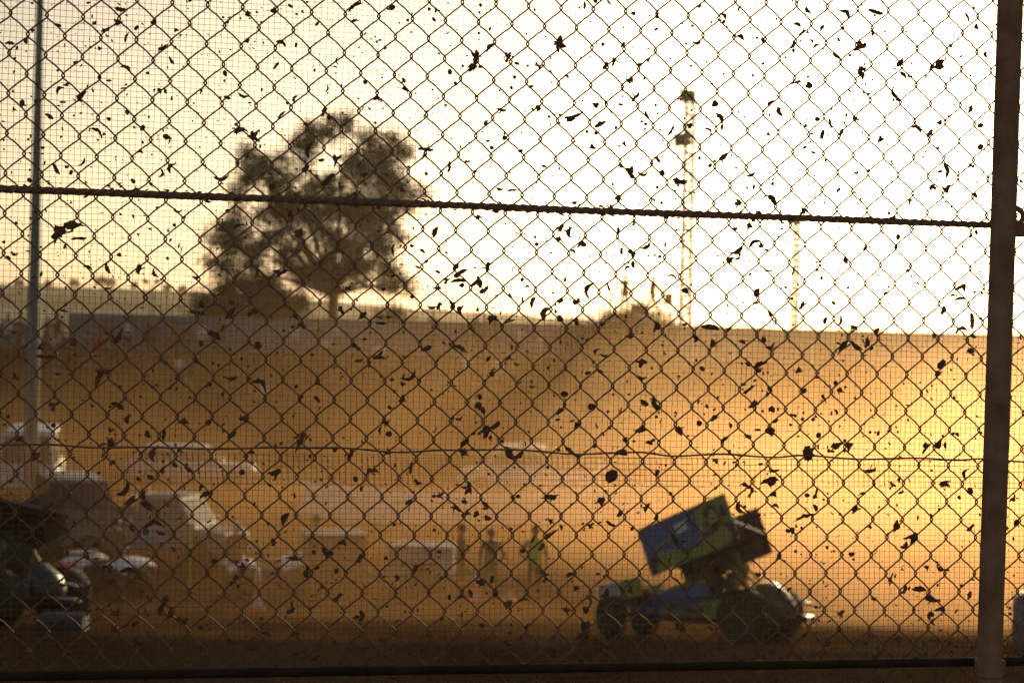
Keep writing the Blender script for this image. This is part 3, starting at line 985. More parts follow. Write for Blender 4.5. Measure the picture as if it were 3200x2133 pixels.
# ------------------------------------------------------------------ wheels and vehicles
def wheel(parent, c, r, wd, steer=0.0, name='wheel', camber=0.0):
    """axis along local y"""
    q = Matrix.Translation(Vector(c)) @ Matrix.Rotation(steer, 4, 'Z') @ Matrix.Rotation(math.pi / 2 + camber, 4, 'X')
    mb = MB()
    h = wd / 2
    prof = [(r * .55, -h * .86), (r * .62, -h), (r * .88, -h), (r * .97, -h * .82), (r, -h * .5), (r * .985, -h * .45), (r, -h * .4), (r, h * .4), (r * .985, h * .45), (r, h * .5), (r * .97, h * .82), (r * .88, h), (r * .62, h), (r * .55, h * .86)]
    mb.lathe(prof, 26, q)
    t = mb.build(name, M['rubber'], parent)
    mb = MB()
    mb.lathe([(.001, -h * .35), (r * .2, -h * .5), (r * .45, -h * .45), (r * .56, -h * .88), (r * .56, h * .88), (r * .45, h * .45), (r * .2, h * .5), (.001, h * .35)], 18, q)
    mb.build('rim', M['rim'], t)
    return t


def vehicle(name, label, cat, loc, rz, paint, L=4.7, Wd=1.8, zlow=.34, belt=.98, top=1.75, cab=(-1.9, -1.6, .55, 1.25), wheelr=.36,
            nose=.12, tray=None, group=None, lightbar=None, panel=None):
    root = empty(name, loc, label, cat, group, rz)
    hw = Wd / 2
    x0, x1 = -L / 2, L / 2

    def ring(x, zl, zt, h, tum=.94):
        return [(x, -h * .9, zl), (x, -h, zl + .12), (x, -h, zt - .12), (x, -h * tum, zt), (x, h * tum, zt), (x, h, zt - .12), (x, h, zl + .12), (x, h * .9, zl)]
    mb = MB()
    tb = belt if not tray else belt - .02
    mb.loft([ring(x0, zlow + .12, tb - .12, hw * .9), ring(x0 + .1, zlow, tb, hw * .98), ring(x0 + .9, zlow, tb, hw), ring(0, zlow, belt, hw),
             ring(x1 - 1.0, zlow, belt - .02, hw), ring(x1 - .12, zlow, belt - nose, hw * .95), ring(x1, zlow + .1, belt - nose - .12, hw * .88)])
    b = mb.build('body', paint, root)
    a, bb, c, d = cab
    ht = hw * .80

    def q(x, z):
        t = (z - belt) / (top - belt)
        return hw * .94 + (ht - hw * .94) * t
    mb = MB()
    zc = top - .05
    rings = [[(a, -hw * .94, belt - .05), (d, -hw * .94, belt - .05), (d, hw * .94, belt - .05), (a, hw * .94, belt - .05)],
             [(bb - .03, -ht, zc), (c + .05, -ht, zc), (c + .05, ht, zc), (bb - .03, ht, zc)],
             [(bb + .12, -ht * .86, top), (c - .12, -ht * .86, top), (c - .12, ht * .86, top), (bb + .12, ht * .86, top)]]
    mb.loft(rings)
    mb.build('cabin', paint, root)

    # windows: sides, windscreen, rear, standing 4 mm proud of the cabin
    def lerp(p, r_, t):
        return tuple(p[i] + (r_[i] - p[i]) * t for i in range(3))

    def pane(p00, p10, p11, p01, nm, m=None):
        p00, p10, p11, p01 = (Vector(z) for z in (p00, p10, p11, p01))
        nn = (p10 - p00).cross(p01 - p00).normalized()

        def g(s, t):
            return p00 * (1 - s) * (1 - t) + p10 * s * (1 - t) + p11 * s * t + p01 * (1 - s) * t
        k = [g(.06, .16), g(.94, .16), g(.94, .9), g(.06, .9)]
        vs = [p + nn * .006 for p in k] + [p - nn * .01 for p in k]
        fs = [(0, 1, 2, 3), (7, 6, 5, 4), (0, 4, 5, 1), (1, 5, 6, 2), (2, 6, 7, 3), (3, 7, 4, 0)]
        MB().add(vs, fs).build(nm, m or M['glass'], root, smooth=False)
    A0, A1, A2, A3 = rings[0]
    B0, B1, B2, B3 = rings[1]
    pane(A1, A2, B2, B1, 'windscreen')
    pane(A3, A0, B0, B3, 'rear_window')
    nwin = 1 if tray else 2
    for k in range(nwin):
        s0, s1 = k / nwin + .01, (k + 1) / nwin - .01
        pane(lerp(A0, A1, s0), lerp(A0, A1, s1), lerp(B0, B1, s1), lerp(B0, B1, s0), 'side_window')
        pane(lerp(A2, A3, s0), lerp(A2, A3, s1), lerp(B2, B3, s1), lerp(B2, B3, s0), 'side_window')
    for s in (-1, 1):
        wheel(root, (x1 - .85, s * (hw - .10), wheelr), wheelr, .22)
        wheel(root, (x0 + .95, s * (hw - .10), wheelr), wheelr, .22)
        MB().ball((x1 - .03, s * hw * .68, belt - nose - .2), (.06, .15, .08)).build('headlight', M['lens'], root)
        MB().box((x0 + .02, s * hw * .78, belt - .28), (.06, .14, .22)).build('tail_light', M['redlens'], root)
        MB().ball((d - .15, s * (hw + .1), belt + .1), (.05, .10, .08)).build('wing_mirror', M['black'], root)
    MB().box((x1 + .02, 0, zlow + .16), (.12, Wd * .92, .2)).build('front_bumper', M['darkgrey'], root)
    MB().box((x0 - .02, 0, zlow + .16), (.12, Wd * .9, .18)).build('rear_bumper', M['darkgrey'], root)
    if tray:
        mb = MB()
        tx0, tx1 = x0 - .1, a - .06
        zt = belt + .02
        mb.box(((tx0 + tx1) / 2, 0, zt), (tx1 - tx0, Wd + .06, .07))
        for s in (-1, 1):
            mb.box(((tx0 + tx1) / 2, s * (hw + .01), zt + .16), (tx1 - tx0 - .06, .035, .24))
        mb.box((tx0 + .03, 0, zt + .16), (.035, Wd - .06, .24))
        mb.tube([(tx1 - .03, -hw, zt), (tx1 - .03, -hw, top - .1), (tx1 - .03, hw, top - .1), (tx1 - .03, hw, zt)], .03, 6)
        mb.build('tray', M['steel'], root)
    if lightbar:
        mb = MB().box(((bb + c) / 2, 0, top + .075), (.24, Wd * .62, .10))
        lb = mb.build('light_bar', lightbar, root)
        MB().box(((bb + c) / 2, 0, top + .012), (.10, Wd * .5, .04)).build('bracket', M['black'], lb)
    if panel:
        x, z, l, h, m, s = panel
        MB().box((x, s * (hw + .012), z), (l, .02, h)).build('door_panel', m, root)
    return root


def bollard(loc, h, label, lean=0.0, group='orange and white safety bollards on the infield'):
    root = empty('safety_bollard', loc, label, 'bollard', group)
    root.rotation_euler = (0, lean, 0)
    MB().lathe([(.19, 0), (.19, .03), (.175, h * .13), (.12, h * .14), (.1, h * .15)], 8).build('base', M['orange'], root)
    m = MB().use(M['white'])
    m.lathe([(.09, h * .15), (.078, h * .42)], 14)
    m.build('stem', M['white'], root)
    MB().lathe([(.0785, h * .42), (.066, h * .74)], 14).build('reflective_band', M['orange'], root)
    MB().lathe([(.066, h * .74), (.058, h * .93), (.05, h * .97), (.03, h)], 14).build('cap', M['white'], root)
    return root


def quad_bike(loc, rz, label, paint):
    root = empty('quad_bike', loc, label, 'quad bike', None, rz)
    for x, s in ((.62, 1), (.62, -1), (-.58, 1), (-.58, -1)):
        wheel(root, (x, s * .42, .29), .29, .22)
    mb = MB()
    mb.loft([[(x, -w_, z0), (x, -w_ * .7, z1), (x, w_ * .7, z1), (x, w_, z0)] for x, w_, z0, z1 in ((-.8, .1, .4, .6), (-.5, .16, .33, .68), (0, .17, .28, .66), (.5, .16, .33, .78), (.85, .09, .42, .66))])
    mb.build('frame', M['darkgrey'], root)
    for x0, x1, zz, nm in ((.28, 1.0, .72, 'front_fender'), (-.98, -.24, .72, 'rear_fender')):
        mb = MB()
        rings = []
        for k in range(7):
            t = k / 6
            x = x0 + (x1 - x0) * t
            z = zz + .16 * math.sin(math.pi * t)
            rings.append([(x, -.56, z - .13), (x, -.5, z - .02), (x, -.2, z + .05), (x, .2, z + .05), (x, .5, z - .02), (x, .56, z - .13), (x, .5, z - .05), (x, .2, z), (x, -.2, z), (x, -.5, z - .05)])
        mb.loft(rings).build(nm, paint, root)
    mb = MB().loft([[(x, -w_, z - .07), (x, -w_ * .8, z), (x, w_ * .8, z), (x, w_, z - .07)] for x, w_, z in ((-.6, .15, .86), (-.3, .18, .84), (0, .15, .82), (.25, .1, .88))])
    mb.build('seat', M['black'], root)
    hb = MB().tube([(.28, -.38, 1.1), (.36, -.3, 1.1), (.44, -.1, 1.04), (.44, .1, 1.04), (.36, .3, 1.1), (.28, .38, 1.1)], .016, 8)
    hb.tube([(.55, 0, .72), (.44, 0, 1.04)], .03, 8)
    hb.build('handlebar', M['black'], root)
    for s in (-1, 1):
        MB().ball((.98, s * .2, .78), (.05, .075, .06)).build('headlight', M['lens'], root)
    MB().box((-.72, 0, .93), (.5, .72, .03)).build('cargo_rack', M['black'], root)
    return root


# ------------------------------------------------------------------ winged race car
def race_car(label, c_main, c_acc, c_tail, dark=False, band=None):
    root = empty('sprint_car', (0, 0, 0), label, 'race car')
    BR = Matrix.Translation((0, 0, .35)) @ Matrix.Rotation(R(7), 4, 'X') @ Matrix.Translation((0, 0, -.35))

    def bl(mb, name, m, parent=root, smooth=True):
        mb.v = [BR @ p for p in mb.v]
        return mb.build(name, m, parent, smooth)

    def sec(x, zl, zt, h):
        return [(x, -h, zl + .05), (x, -h, zt - .10), (x, -h * .75, zt - .015), (x, 0, zt), (x, h * .75, zt - .015), (x, h, zt - .10), (x, h, zl + .05), (x, h * .7, zl), (x, -h * .7, zl)]
    mb = MB()
    mb.loft([sec(2.02, .38, .50, .12), sec(1.92, .34, .58, .2), sec(1.63, .31, .69, .27), sec(1.26, .29, .83, .32), sec(.89, .28, .95, .36), sec(.5, .28, 1.0, .37)])
    bl(mb, 'hood', c_main)
    mb = MB()
    mb.loft([sec(.495, .28, .86, .37), sec(.3, .27, .80, .38), sec(-.1, .28, .86, .37), sec(-.22, .32, .88, .33)])
    bl(mb, 'cockpit_tub', M['black'])
    # accent flashes on the hood and flanks
    for s in (-1, 1):
        mb = MB()
        pr = [(1.84, .56), (1.43, .72), (.93, .905), (.54, .965), (.54, .90), (.93, .84), (1.43, .66), (1.84, .52)]
        hwf = lambda x: .15 + (.37 - .15) * min(1, (1.98 - x) / 1.12)
        n = len(pr)
        mb.add([(x, s * (hwf(x) + .012), z) for x, z in pr] + [(x, s * (hwf(x) - .03), z) for x, z in pr],
               [tuple(range(n)), tuple(range(2 * n - 1, n - 1, -1))] + [(i, (i + 1) % n, n + (i + 1) % n, n + i) for i in range(n)])
        bl(mb, 'hood_flash', c_acc, smooth=False)
        mb = MB()
        pr = [(1.35, .33), (.3, .34), (-.1, .60), (.35, .66), (.8, .52), (1.3, .46)]
        n = len(pr)
        mb.add([(x, s * .405, z) for x, z in pr] + [(x, s * .36, z) for x, z in pr],
               [tuple(range(n)), tuple(range(2 * n - 1, n - 1, -1))] + [(i, (i + 1) % n, n + (i + 1) % n, n + i) for i in range(n)])
        bl(mb, 'side_panel', c_acc, smooth=False)
    mb = MB()

    def oc(x, zc, h, v):
        return [(x, h * math.cos(a), zc + v * math.sin(a)) for a in (2 * math.pi * k / 14 for k in range(14))]
    mb.loft([oc(-.16, .62, .26, .26), oc(-.25, .64, .34, .33), oc(-.46, .64, .36, .34), oc(-.66, .59, .31, .27), oc(-.8, .54, .20, .16), oc(-.85, .53, .08, .06)])
    tt = bl(mb, 'tail_tank', c_tail)
    mb = MB()
    mb.loft([[(x, y * 1.012, .62 + (z - .62) * 1.012) for x, y, z in oc(-.5 + k * .05, .62, .355, .305)] for k in range(3)])
    bl(mb, 'tank_band', band or M['black'], tt)
    mb = MB().box((.12, 0, 1.10), (.04, .56, .38), Euler((0, R(-8), 0)))
    bl(mb, 'headrest_panel', c_acc)
    mb = MB()
    t = .021
    for s in (-1, 1):
        mb.tube([(.62, s * .36, .85), (.45, s * .31, 1.32), (.05, s * .30, 1.36), (-.12, s * .31, .85)], t, 8)
        mb.tube([(.05, s * .30, 1.36), (-.55, s * .2, .80)], t, 8)
        mb.tube([(.62, s * .38, .62), (.2, s * .43, .66), (-.12, s * .38, .62)], t, 8)
    mb.tube([(.45, -.31, 1.32), (.45, .31, 1.32)], t, 8)
    mb.tube([(.05, -.30, 1.36), (.05, .30, 1.36)], t, 8)
    mb.tube([(.62, -.36, .85), (.62, .36, .85)], t, 8)
    mb.v = [q_ + Vector((.2, 0, 0)) for q_ in mb.v]
    bl(mb, 'roll_cage', M['black'])
    mb = MB()
    mb.loft([[(x, -w_, .62), (x, -w_, 1.1), (x, w_, 1.1), (x, w_, .62)] for x, w_ in ((.2, .2), (.3, .21))])
    mb.loft([[(x, -.2, .42), (x, -.2, .5), (x, .2, .5), (x, .2, .42)] for x in (.3, .7)])
    bl(mb, 'seat', M['black'])
    # top wing
    tw = empty('top_wing', (0, 0, 0), None, None)
    del_keys = [k for k in ('label', 'category') if k in tw]
    tw.parent = root
    WR = BR @ Matrix.Translation((.74, 0, 1.56)) @ Matrix.Rotation(R(22.5), 4, 'Y')
    LW, HW, WW = 1.62, .82, .76
    mb = MB()
    k = 12
    up = [(-LW / 2 + LW * i / k, .05 + .05 * math.sin(math.pi * (i / k)) - .06) for i in range(k + 1)]
    ring = lambda y: [(x, y, z + .02) for x, z in up] + [(x, y, z - .02) for x, z in reversed(up)]
    mb.loft([ring(-WW + .015), ring(0), ring(WW - .015)])
    mb.v = [WR @ p for p in mb.v]
    mb.build('wing_foil', c_main if not dark else M['darkgrey'], tw)
    for s in (1, -1):
        mb = MB().use(c_main).use(c_acc).use(M['black']).use(M['white']).use(M['brown'])
        nx, nz = 46, 20
        th = .012
        idx = lambda i, j, f: (f * (nz + 1) + j) * (nx + 1) + i
        vs = []
        for f in (0, 1):
            for j in range(nz + 1):
                for i in range(nx + 1):
                    sx, tz = i / nx, j / nz
                    x = LW / 2 - LW * sx
                    edge = .015 if (i in (0, nx) and j in (0, nz)) else 0
                    vs.append((x, s * WW + (th if f else -th), -HW * .42 + HW * tz))
        mb.cur = 0
        fs, ms = [], []
        for j in range(nz):
            for i in range(nx):
                sx, tz = (i + .5) / nx, (j + .5) / nz
                wv_ = .06 * math.sin(sx * 9)
                if dark:
                    c = 2 if sx < .72 else (3 if tz > .45 else 0)
                    if .36 < tz < .44:
                        c = 0
                elif tz > .955:
                    c = 4 if sx < .75 else 1
                elif sx > .64 and tz > .40 + wv_:
                    c = 1
                    bx, bz = sx - .80, tz - .64
                    if abs((bx * 3) ** 2 + bz ** 2 - .05) < .016 and bx < .06 or (abs(bx + .07 - bz * .25) < .018 and abs(bz) < .2) or (.9 < sx < .96 and .55 < tz < .8):
                        c = 2
                elif tz < .16 + .04 * math.sin(sx * 14):
                    c = 1 if .08 < sx < .92 else 2
                elif tz < .32 + wv_:
                    c = 1 if (.12 < sx < .40 or .60 < sx < .93) else 2
                elif sx < .66:
                    c = 0
                    if .10 < sx < .34 and abs(tz - .44 - (sx - .1) * .5) < .035:
                        c = 1
                    if .40 < sx < .52 and .62 < tz < .78:  # sheen on the board, painted in as a white patch
                        c = 3
                else:
                    c = 2
                if s < 0 and c in (0, 1, 3):
                    c = 4
                for f in (0, 1):
                    q = (idx(i, j, f), idx(i + 1, j, f), idx(i + 1, j + 1, f), idx(i, j + 1, f))
                    fs.append(q if (f == 1) == (s < 0) else q[::-1])
                    ms.append(c)
        for i in range(nx):
            for j in (0, nz):
                fs.append((idx(i, j, 0), idx(i + 1, j, 0), idx(i + 1, j, 1), idx(i, j, 1)))
                ms.append(2)
        for j in range(nz):
            for i in (0, nx):
                fs.append((idx(i, j, 0), idx(i, j + 1, 0), idx(i, j + 1, 1), idx(i, j, 1)))
                ms.append(2)
        mb.v = [WR @ Vector(p) for p in vs]
        mb.f, mb.mi = fs, ms
        mb.build('side_board', None, tw, smooth=False)
    mb = MB()
    for x, xb in ((.35, .42), (-.35, .02)):
        for s in (-1, 1):
            a = WR @ Vector((x, s * .3, -.03))
            b = BR @ Vector((xb, s * .3, 1.3))
            mb.tube([a, b], .016, 6)
    mb.build('wing_strut', M['chrome'], tw)
    # front wing
    fw = empty('front_wing', (0, 0, 0), None, None)
    fw.parent = root
    FR = BR @ Matrix.Translation((2.04, 0, .70)) @ Matrix.Rotation(R(13), 4, 'Y')
    mb = MB()
    up = [(-.36 + .72 * i / 8, .03 * math.sin(math.pi * i / 8)) for i in range(9)]
    ring = lambda y: [(x, y, z + .014) for x, z in up] + [(x, y, z - .014) for x, z in reversed(up)]
    mb.loft([ring(-.44), ring(.44)])
    mb.v = [FR @ p for p in mb.v]
    mb.build('wing_foil', c_acc if not dark else M['white'], fw)
    for s in (-1, 1):
        mb = MB()
        mb.box((.20, s * .45, .02), (.38, .02, .31))
        mb.v = [FR @ p for p in mb.v]
        mb.build('end_plate', M['dwhite'], fw, smooth=False)
        mb = MB()
        mb.box((-.19, s * .45, .02), (.395, .022, .30))
        mb.v = [FR @ p for p in mb.v]
        mb.build('end_plate', c_acc if not dark else M['blue'], fw, smooth=False)
    mb = MB()
    for s in (-1, 1):
        mb.tube([FR @ Vector((-.1, s * .2, -.01)), BR @ Vector((1.85, s * .17, .52))], .014, 6)
    mb.build('wing_strut', M['chrome'], fw)
    # running gear
    wheel(root, (-.24, .66, .43), .43, .42)
    wheel(root, (-.24, -.72, .46), .46, .46)
    wheel(root, (2.08, .68, .35), .35, .22, R(-33))
    wheel(root, (2.08, -.70, .35), .35, .22, R(-33))
    MB().tube([(-.24, -.75, .43), (-.24, .75, .43)], .04, 10).build('rear_axle', M['steel'], root)
    MB().tube([(2.08, -.66, .35), (2.08, .66, .35)], .03, 10).build('front_axle', M['steel'], root)
    for s in (-1, 1):
        mb = MB().tube([(1.55, s * .32, .36), (1.45, s * .66, .38), (.75, s * .70, .40), (.62, s * .36, .40)], .02, 8)
        bl(mb, 'nerf_bar', M['chrome'])
        mb = MB()
        for x in (1.5, 1.32, 1.14, .96):
            mb.tube([(x, s * .3, .62), (x - .05, s * .42, .56), (x - .25, s * .46, .48), (.62, s * .47, .46)], .024, 7)
        bl(mb, 'exhaust', M['steel'])
    mb = MB().tube([(-.7, -.2, .42), (-1.05, -.26, .42), (-1.14, 0, .44), (-1.05, .26, .42), (-.7, .2, .42)], .018, 8)
    mb.tube([(-.7, -.2, .70), (-1.04, -.24, .66), (-1.14, 0, .64), (-1.04, .24, .66), (-.7, .2, .70)], .018, 8)
    bl(mb, 'rear_bumper', M['chrome'])
    mb = MB().tube([(2.1, -.2, .42), (2.5, -.28, .42), (2.62, 0, .42), (2.5, .28, .42), (2.1, .2, .42)], .018, 8)
    bl(mb, 'front_bumper', M['chrome'])
    return root, BR


def place_car(root, p, yaw):
    """stand it on the sloping track"""
    e = .9
    n = Vector((-(height(p.x + e, p.y) - height(p.x - e, p.y)) / (2 * e), -(height(p.x, p.y + e) - height(p.x, p.y - e)) / (2 * e), 1)).normalized()
    h = Vector((math.cos(yaw), math.sin(yaw), 0))
    h = (h - n * h.dot(n)).normalized()
    l = n.cross(h)
    m = Matrix((h, l, n)).transposed()
    root.location = p
    root.rotation_euler = m.to_euler()
    return m


def driver(root_m, loc, label, BR, suit, helmet):
    J, E = body('sit', False, 'fwd', 0.0, .1, 3)
    # seated in the tub: body faces -y, the car's forward is +x
    me = skin_mesh('driver_body', J, E, 1, [M['boots'], suit, suit, M['boots']])
    Q = BR @ Matrix.Translation((.46, 0, .24)) @ Matrix.Rotation(math.pi / 2, 4, 'Z') @ Matrix.Scale(.9, 4)
    me.transform(Q)
    o = bpy.data.objects.new('person', me)
    COL.objects.link(o)
    o.location = loc
    o.rotation_euler = root_m.to_euler()
    tag(o, label, 'person')
    h = hair_mb(J, helmet=True)
    h.v = [Q @ p for p in h.v]
    hh = h.build('helmet', helmet, o)
    return o
# ================================================================== the place
# main car
car, BRm = race_car('blue and fluoro yellow winged sprint car leaning through the dirt turn beside the post', M['blue'], M['yellow'], M['olive'])
q = gp(2310, 2010)
YAW = R(152)
hd = Vector((math.cos(YAW), math.sin(YAW), 0))
left = Vector((-hd.y, hd.x, 0))
cp = Vector((q.x, q.y + .3, 0)) - left * .66
cp = Vector((at(2352, 1030, 29.5).x, 29.5, 0))
cp.z = height(cp.x, cp.y)
car.scale = (.95,) * 3
m = place_car(car, cp, YAW)
driver(m, cp, 'helmeted driver in dark suit seated in the blue winged car', BRm, M['navy'], M['darkgrey'])
# second car, half out of the left edge
car2, BR2 = race_car('dark winged sprint car with a white tail band half cut off by the left edge', M['dwhite'], M['darkgrey'], M['darkgrey'], dark=True, band=M['white'])
cp2 = Vector((at(70, 1030, 29.6).x, 29.6, 0))
cp2.z = height(cp2.x, cp2.y)
m2_ = place_car(car2, cp2, R(150))
driver(m2_, cp2, 'helmeted driver seated in the dark winged car at left edge', BR2, M['darkgrey'], M['white'])

# ---------------- infield people
person(gp(1668, 1888), R(195), 'person in hi-vis green vest standing with hands on hips on the infield', M['khaki'], M['khaki'], fine=True, arms=('down', 'hip'), stride=.05, seed=1, cap=M['navy'], vest=M['hivis'])
person(gp(1530, 1888), R(160), 'bareheaded person in khaki shirt standing between two infield bollards', M['khaki'], M['khaki'], fine=True, arms=('hip', 'down'), stride=.22, seed=2, scale=.97)
person(gp(1438, 1878), R(100), 'person in dull orange overalls standing left of the khaki shirted person', M['maroon'], M['maroon'], fine=True, arms='fold', stride=.1, seed=3, scale=1.0)
person(gp(735, 1872), R(170), 'person in dull orange shirt standing beside the second white quad bike', M['maroon'], M['khaki'], fine=True, arms='down', stride=.12, seed=4, scale=.98, cap=M['whitecloth'])
person(gp(362, 1868), R(200), 'stooping person in brown shirt behind the white quad bike at left', M['khaki'], M['navy'], fine=True, arms='fwd', lean=.28, stride=.12, seed=5)
person(gp(985, 1846), R(150), 'person in grey clothes standing by the dusty brown trailer', M['greycloth'], M['khaki'], fine=True, arms='fold', stride=.1, seed=6)

# ---------------- infield vehicles and gear
quad_bike(gp(330, 1862), R(-28), 'white quad bike with bright headlights parked at left on the infield', M['bright'])
quad_bike(gp(835, 1862), R(200), 'white quad bike parked behind the tall orange and white bollard', M['bright'])
bollard(gp(805, 1912), .86, 'tall orange and white bollard standing in front of the second quad bike', .0)
bollard(gp(1486, 1884), .62, 'orange and white bollard at the left of the khaki shirted person')
bollard(gp(1592, 1884), .66, 'orange and white bollard between the khaki and the hi-vis persons')
bollard(gp(327, 1604), .78, 'orange and white bollard beside the dark van on the far infield')
bollard(gp(462, 1592), .72, 'far orange bollard just right of the dark van')
bollard(gp(548, 1596), .70, 'far orange bollard above the dusty grey truck, left of a pair')
bollard(gp(585, 1594), .74, 'far orange bollard above the dusty grey truck, right of a pair')
bollard(gp(1083, 1712), .92, 'orange and white bollard standing behind the brown trailer')
vehicle('van', 'dark grey van parked at left behind the white quad bike', 'van', gp(225, 1716), R(-70), M['darkgrey'], L=4.6, Wd=1.85, belt=1.1, top=1.95, cab=(-2.2, -2.05, 1.1, 1.75))
vehicle('utility_truck', 'dusty grey utility truck with a blue door panel parked on the left infield', 'ute', gp(480, 1752), R(-12), M['dustgrey'], L=4.6, Wd=1.75, tray=True, cab=(-.3, -.12, .9, 1.45), panel=(.35, .80, .8, .5, M['bluegrey'], -1))
vehicle('minibus', 'pale minibus with square windows at the far left of the infield', 'minibus', gp(95, 1552), R(-80), M['pale'], L=5.6, Wd=2.0, belt=1.15, top=2.35, cab=(-2.7, -2.6, 2.0, 2.45))
vehicle('caravan_car', 'pale station wagon parked across the far infield above the dusty grey truck', 'car', gp(600, 1520), R(4), M['pale'], L=4.7, Wd=1.8, belt=.95, top=1.55, cab=(-2.2, -1.7, .5, 1.2)).name = 'station_wagon'
vehicle('rescue_ute', 'pale rescue ute with a roof light bar in the middle of the infield', 'ute', gp(1650, 1548), R(176), M['bright'], L=5.0, Wd=1.9, belt=1.05, top=1.85, cab=(-.9, -.6, 1.0, 1.6), tray=True, lightbar=M['lens'])


def trailer(name, loc, rz, L, Wd, z0, z1, m, label):
    root = empty(name, loc, label, 'trailer', None, rz)
    MB().box((0, 0, (z0 + z1) / 2), (L, Wd, z1 - z0)).build('box', m, root)
    MB().box((0, 0, z1 + .025), (L + .06, Wd + .06, .05)).build('lid', M['steel'], root)
    for s in (-1, 1):
        wheel(root, (0, s * (Wd / 2 + .1), .3), .3, .18)
        MB().box((0, s * (Wd / 2 + .1), .66), (.8, .2, .04)).build('mudguard', M['black'], root)
    MB().tube([(L / 2, -Wd / 3, z0 + .04), (L / 2 + .9, 0, z0), (L / 2, Wd / 3, z0 + .04)], .035, 8).build('drawbar', M['steel'], root)
    return root


trailer('box_trailer', gp(1040, 1862), R(12), 1.35, 1.2, .42, 1.42, M['brown'], 'dusty brown box trailer standing in the middle of the infield')
trailer('low_trailer', gp(1325, 1838), R(-8), 1.5, 1.2, .38, 1.0, M['dwhite'], 'low pale box trailer behind the group of standing people')
# low white infield wall
a, b = gp(905, 1640), gp(2060, 1640)
bw = empty('infield_barrier', (a + b) / 2, 'low whitewashed concrete barrier wall crossing the infield behind the people', 'barrier')
mb = MB()
n = 16
for k in range(n):
    p, r_ = a.lerp(b, k / n), a.lerp(b, (k + 1) / n)
    yo = 4.0 * ((k + .5) / n * 2 - 1) ** 2
    p2 = Vector((p.x, p.y + 4.0 * (k / n * 2 - 1) ** 2, height(p.x, p.y)))
    r2 = Vector((r_.x, r_.y + 4.0 * ((k + 1) / n * 2 - 1) ** 2, height(r_.x, r_.y)))
    d = (r2 - p2)
    c = (p2 + r2) / 2
    e = d.normalized() * (d.length * .492)
    sd = Vector((-e.y, e.x, 0)).normalized()
    mb.loft([[c + k_ * e + sd * y + Vector((0, 0, z)) for y, z in ((-.3, -.1), (-.28, .14), (-.15, .36), (-.11, .92), (-.08, .96), (.08, .96), (.11, .92), (.15, .36), (.28, .14), (.3, -.1))] for k_ in (-1, 1)])
mb.build('wall', M['concrete'], bw, world=True)
for k in range(0, n, 2):
    p = a.lerp(b, (k + .5) / n)
    MB().box((p.x, p.y + 4.0 * ((k + .5) / n * 2 - 1) ** 2 - .125, .62), (.34, .06, .14)).build('reflector', M['yellowdull'], bw, world=True)
# leaning red and white pole by the rescue ute
g0 = gp(1897, 1528)
t = empty('marker_pole', g0, 'thick leaning orange red and white padded pole beside the rescue ute', 'pole')
t.rotation_euler = (0, R(-11), 0)
MB().tube([(0, 0, 0), (0, 0, .7)], .22, 12).build('lower_sleeve', M['orange'], t)
MB().tube([(0, 0, .7), (0, 0, 1.15)], .215, 12).build('middle_sleeve', M['bright'], t)
MB().tube([(0, 0, 1.15), (0, 0, 2.1)], .21, 12).build('upper_sleeve', M['orange'], t)
# fluoro whip on the infield
g1 = gp(592, 1852)
t = empty('marker_pole', g1, 'thin fluoro yellow green marker whip beside the first quad bike', 'pole')
MB().tube([(0, 0, 0), (.01, 0, .9), (.02, 0, 1.82)], [.022, .018, .012], 8).build('whip', M['neon'], t)
MB().lathe([(.12, 0), (.12, .04), (.03, .06)], 12).build('base', M['rubber'], t)
# yellow fuel drum on the left
g2 = gp(203, 1868)
t = empty('fuel_drum', g2, 'dull yellow drum with an orange lid beside the dark race car', 'drum')
MB().lathe([(.22, 0), (.23, .02), (.23, .22), (.24, .24), (.23, .26), (.23, .44), (.24, .46), (.23, .48), (.23, .68), (.21, .70)], 20).build('barrel', M['yellowdull'], t)
MB().lathe([(.235, .70), (.235, .78), (.1, .80)], 20).build('lid', M['orange'], t)
# blue grey box low at left in place of another car's front wing
g3 = gp(197, 1968)
t = empty('wing_stand_in', g3, 'blue grey box standing in for a front wing behind the dark race car', 'front wing stand-in')
MB().loft([[(x, -.25, 0), (x, -.25, .17), (x, -.15, .24), (x, .2, .24), (x, .25, 0)] for x in (-.34, .34)]).build('chest', M['chest'], t)
MB().tube([(-.12, -.25, .1), (-.1, -.29, .1), (.1, -.29, .1), (.12, -.25, .1)], .012, 6).build('handle', M['black'], t)
# pale blue drum at the right edge
g4 = gx(3248, 29.2)
t = empty('water_barrel', g4, 'pale blue grey plastic barrel at the right edge beyond the post', 'barrel')
MB().lathe([(.26, 0), (.29, .05), (.30, .3), (.29, .5), (.30, .62), (.27, .80), (.2, .84)], 22).build('drum', M['galv'], t)
MB().lathe([(.18, .845), (.18, .87), (.05, .88)], 16).build('lid', M['steel'], t)

# ---------------- big light pole at left
lp = gx(104, 62)
t = empty('light_pole', lp, 'thick blue grey galvanised light pole rising out of the frame at left', 'light pole')
lean = -.0
mb = MB()
mb.tube([(k * .0, 0, k * 1.0) for k in range(0, 20)], [.24 - .0071 * k for k in range(20)], 20)
mb.build('shaft', M['galv'], t)
MB().lathe([(.42, 0), (.42, .05), (.26, .07)], 20).build('base_plate', M['steel'], t)
hd_ = MB().box((0, 0, 19.2), (1.6, .14, .14)).build('crossarm', M['steel'], t)
for x in (-.6, 0, .6):
    MB().box((x, -.2, 19.4), (.5, .25, .42), Euler((R(25), 0, 0))).build('floodlight', M['darkgrey'], t)


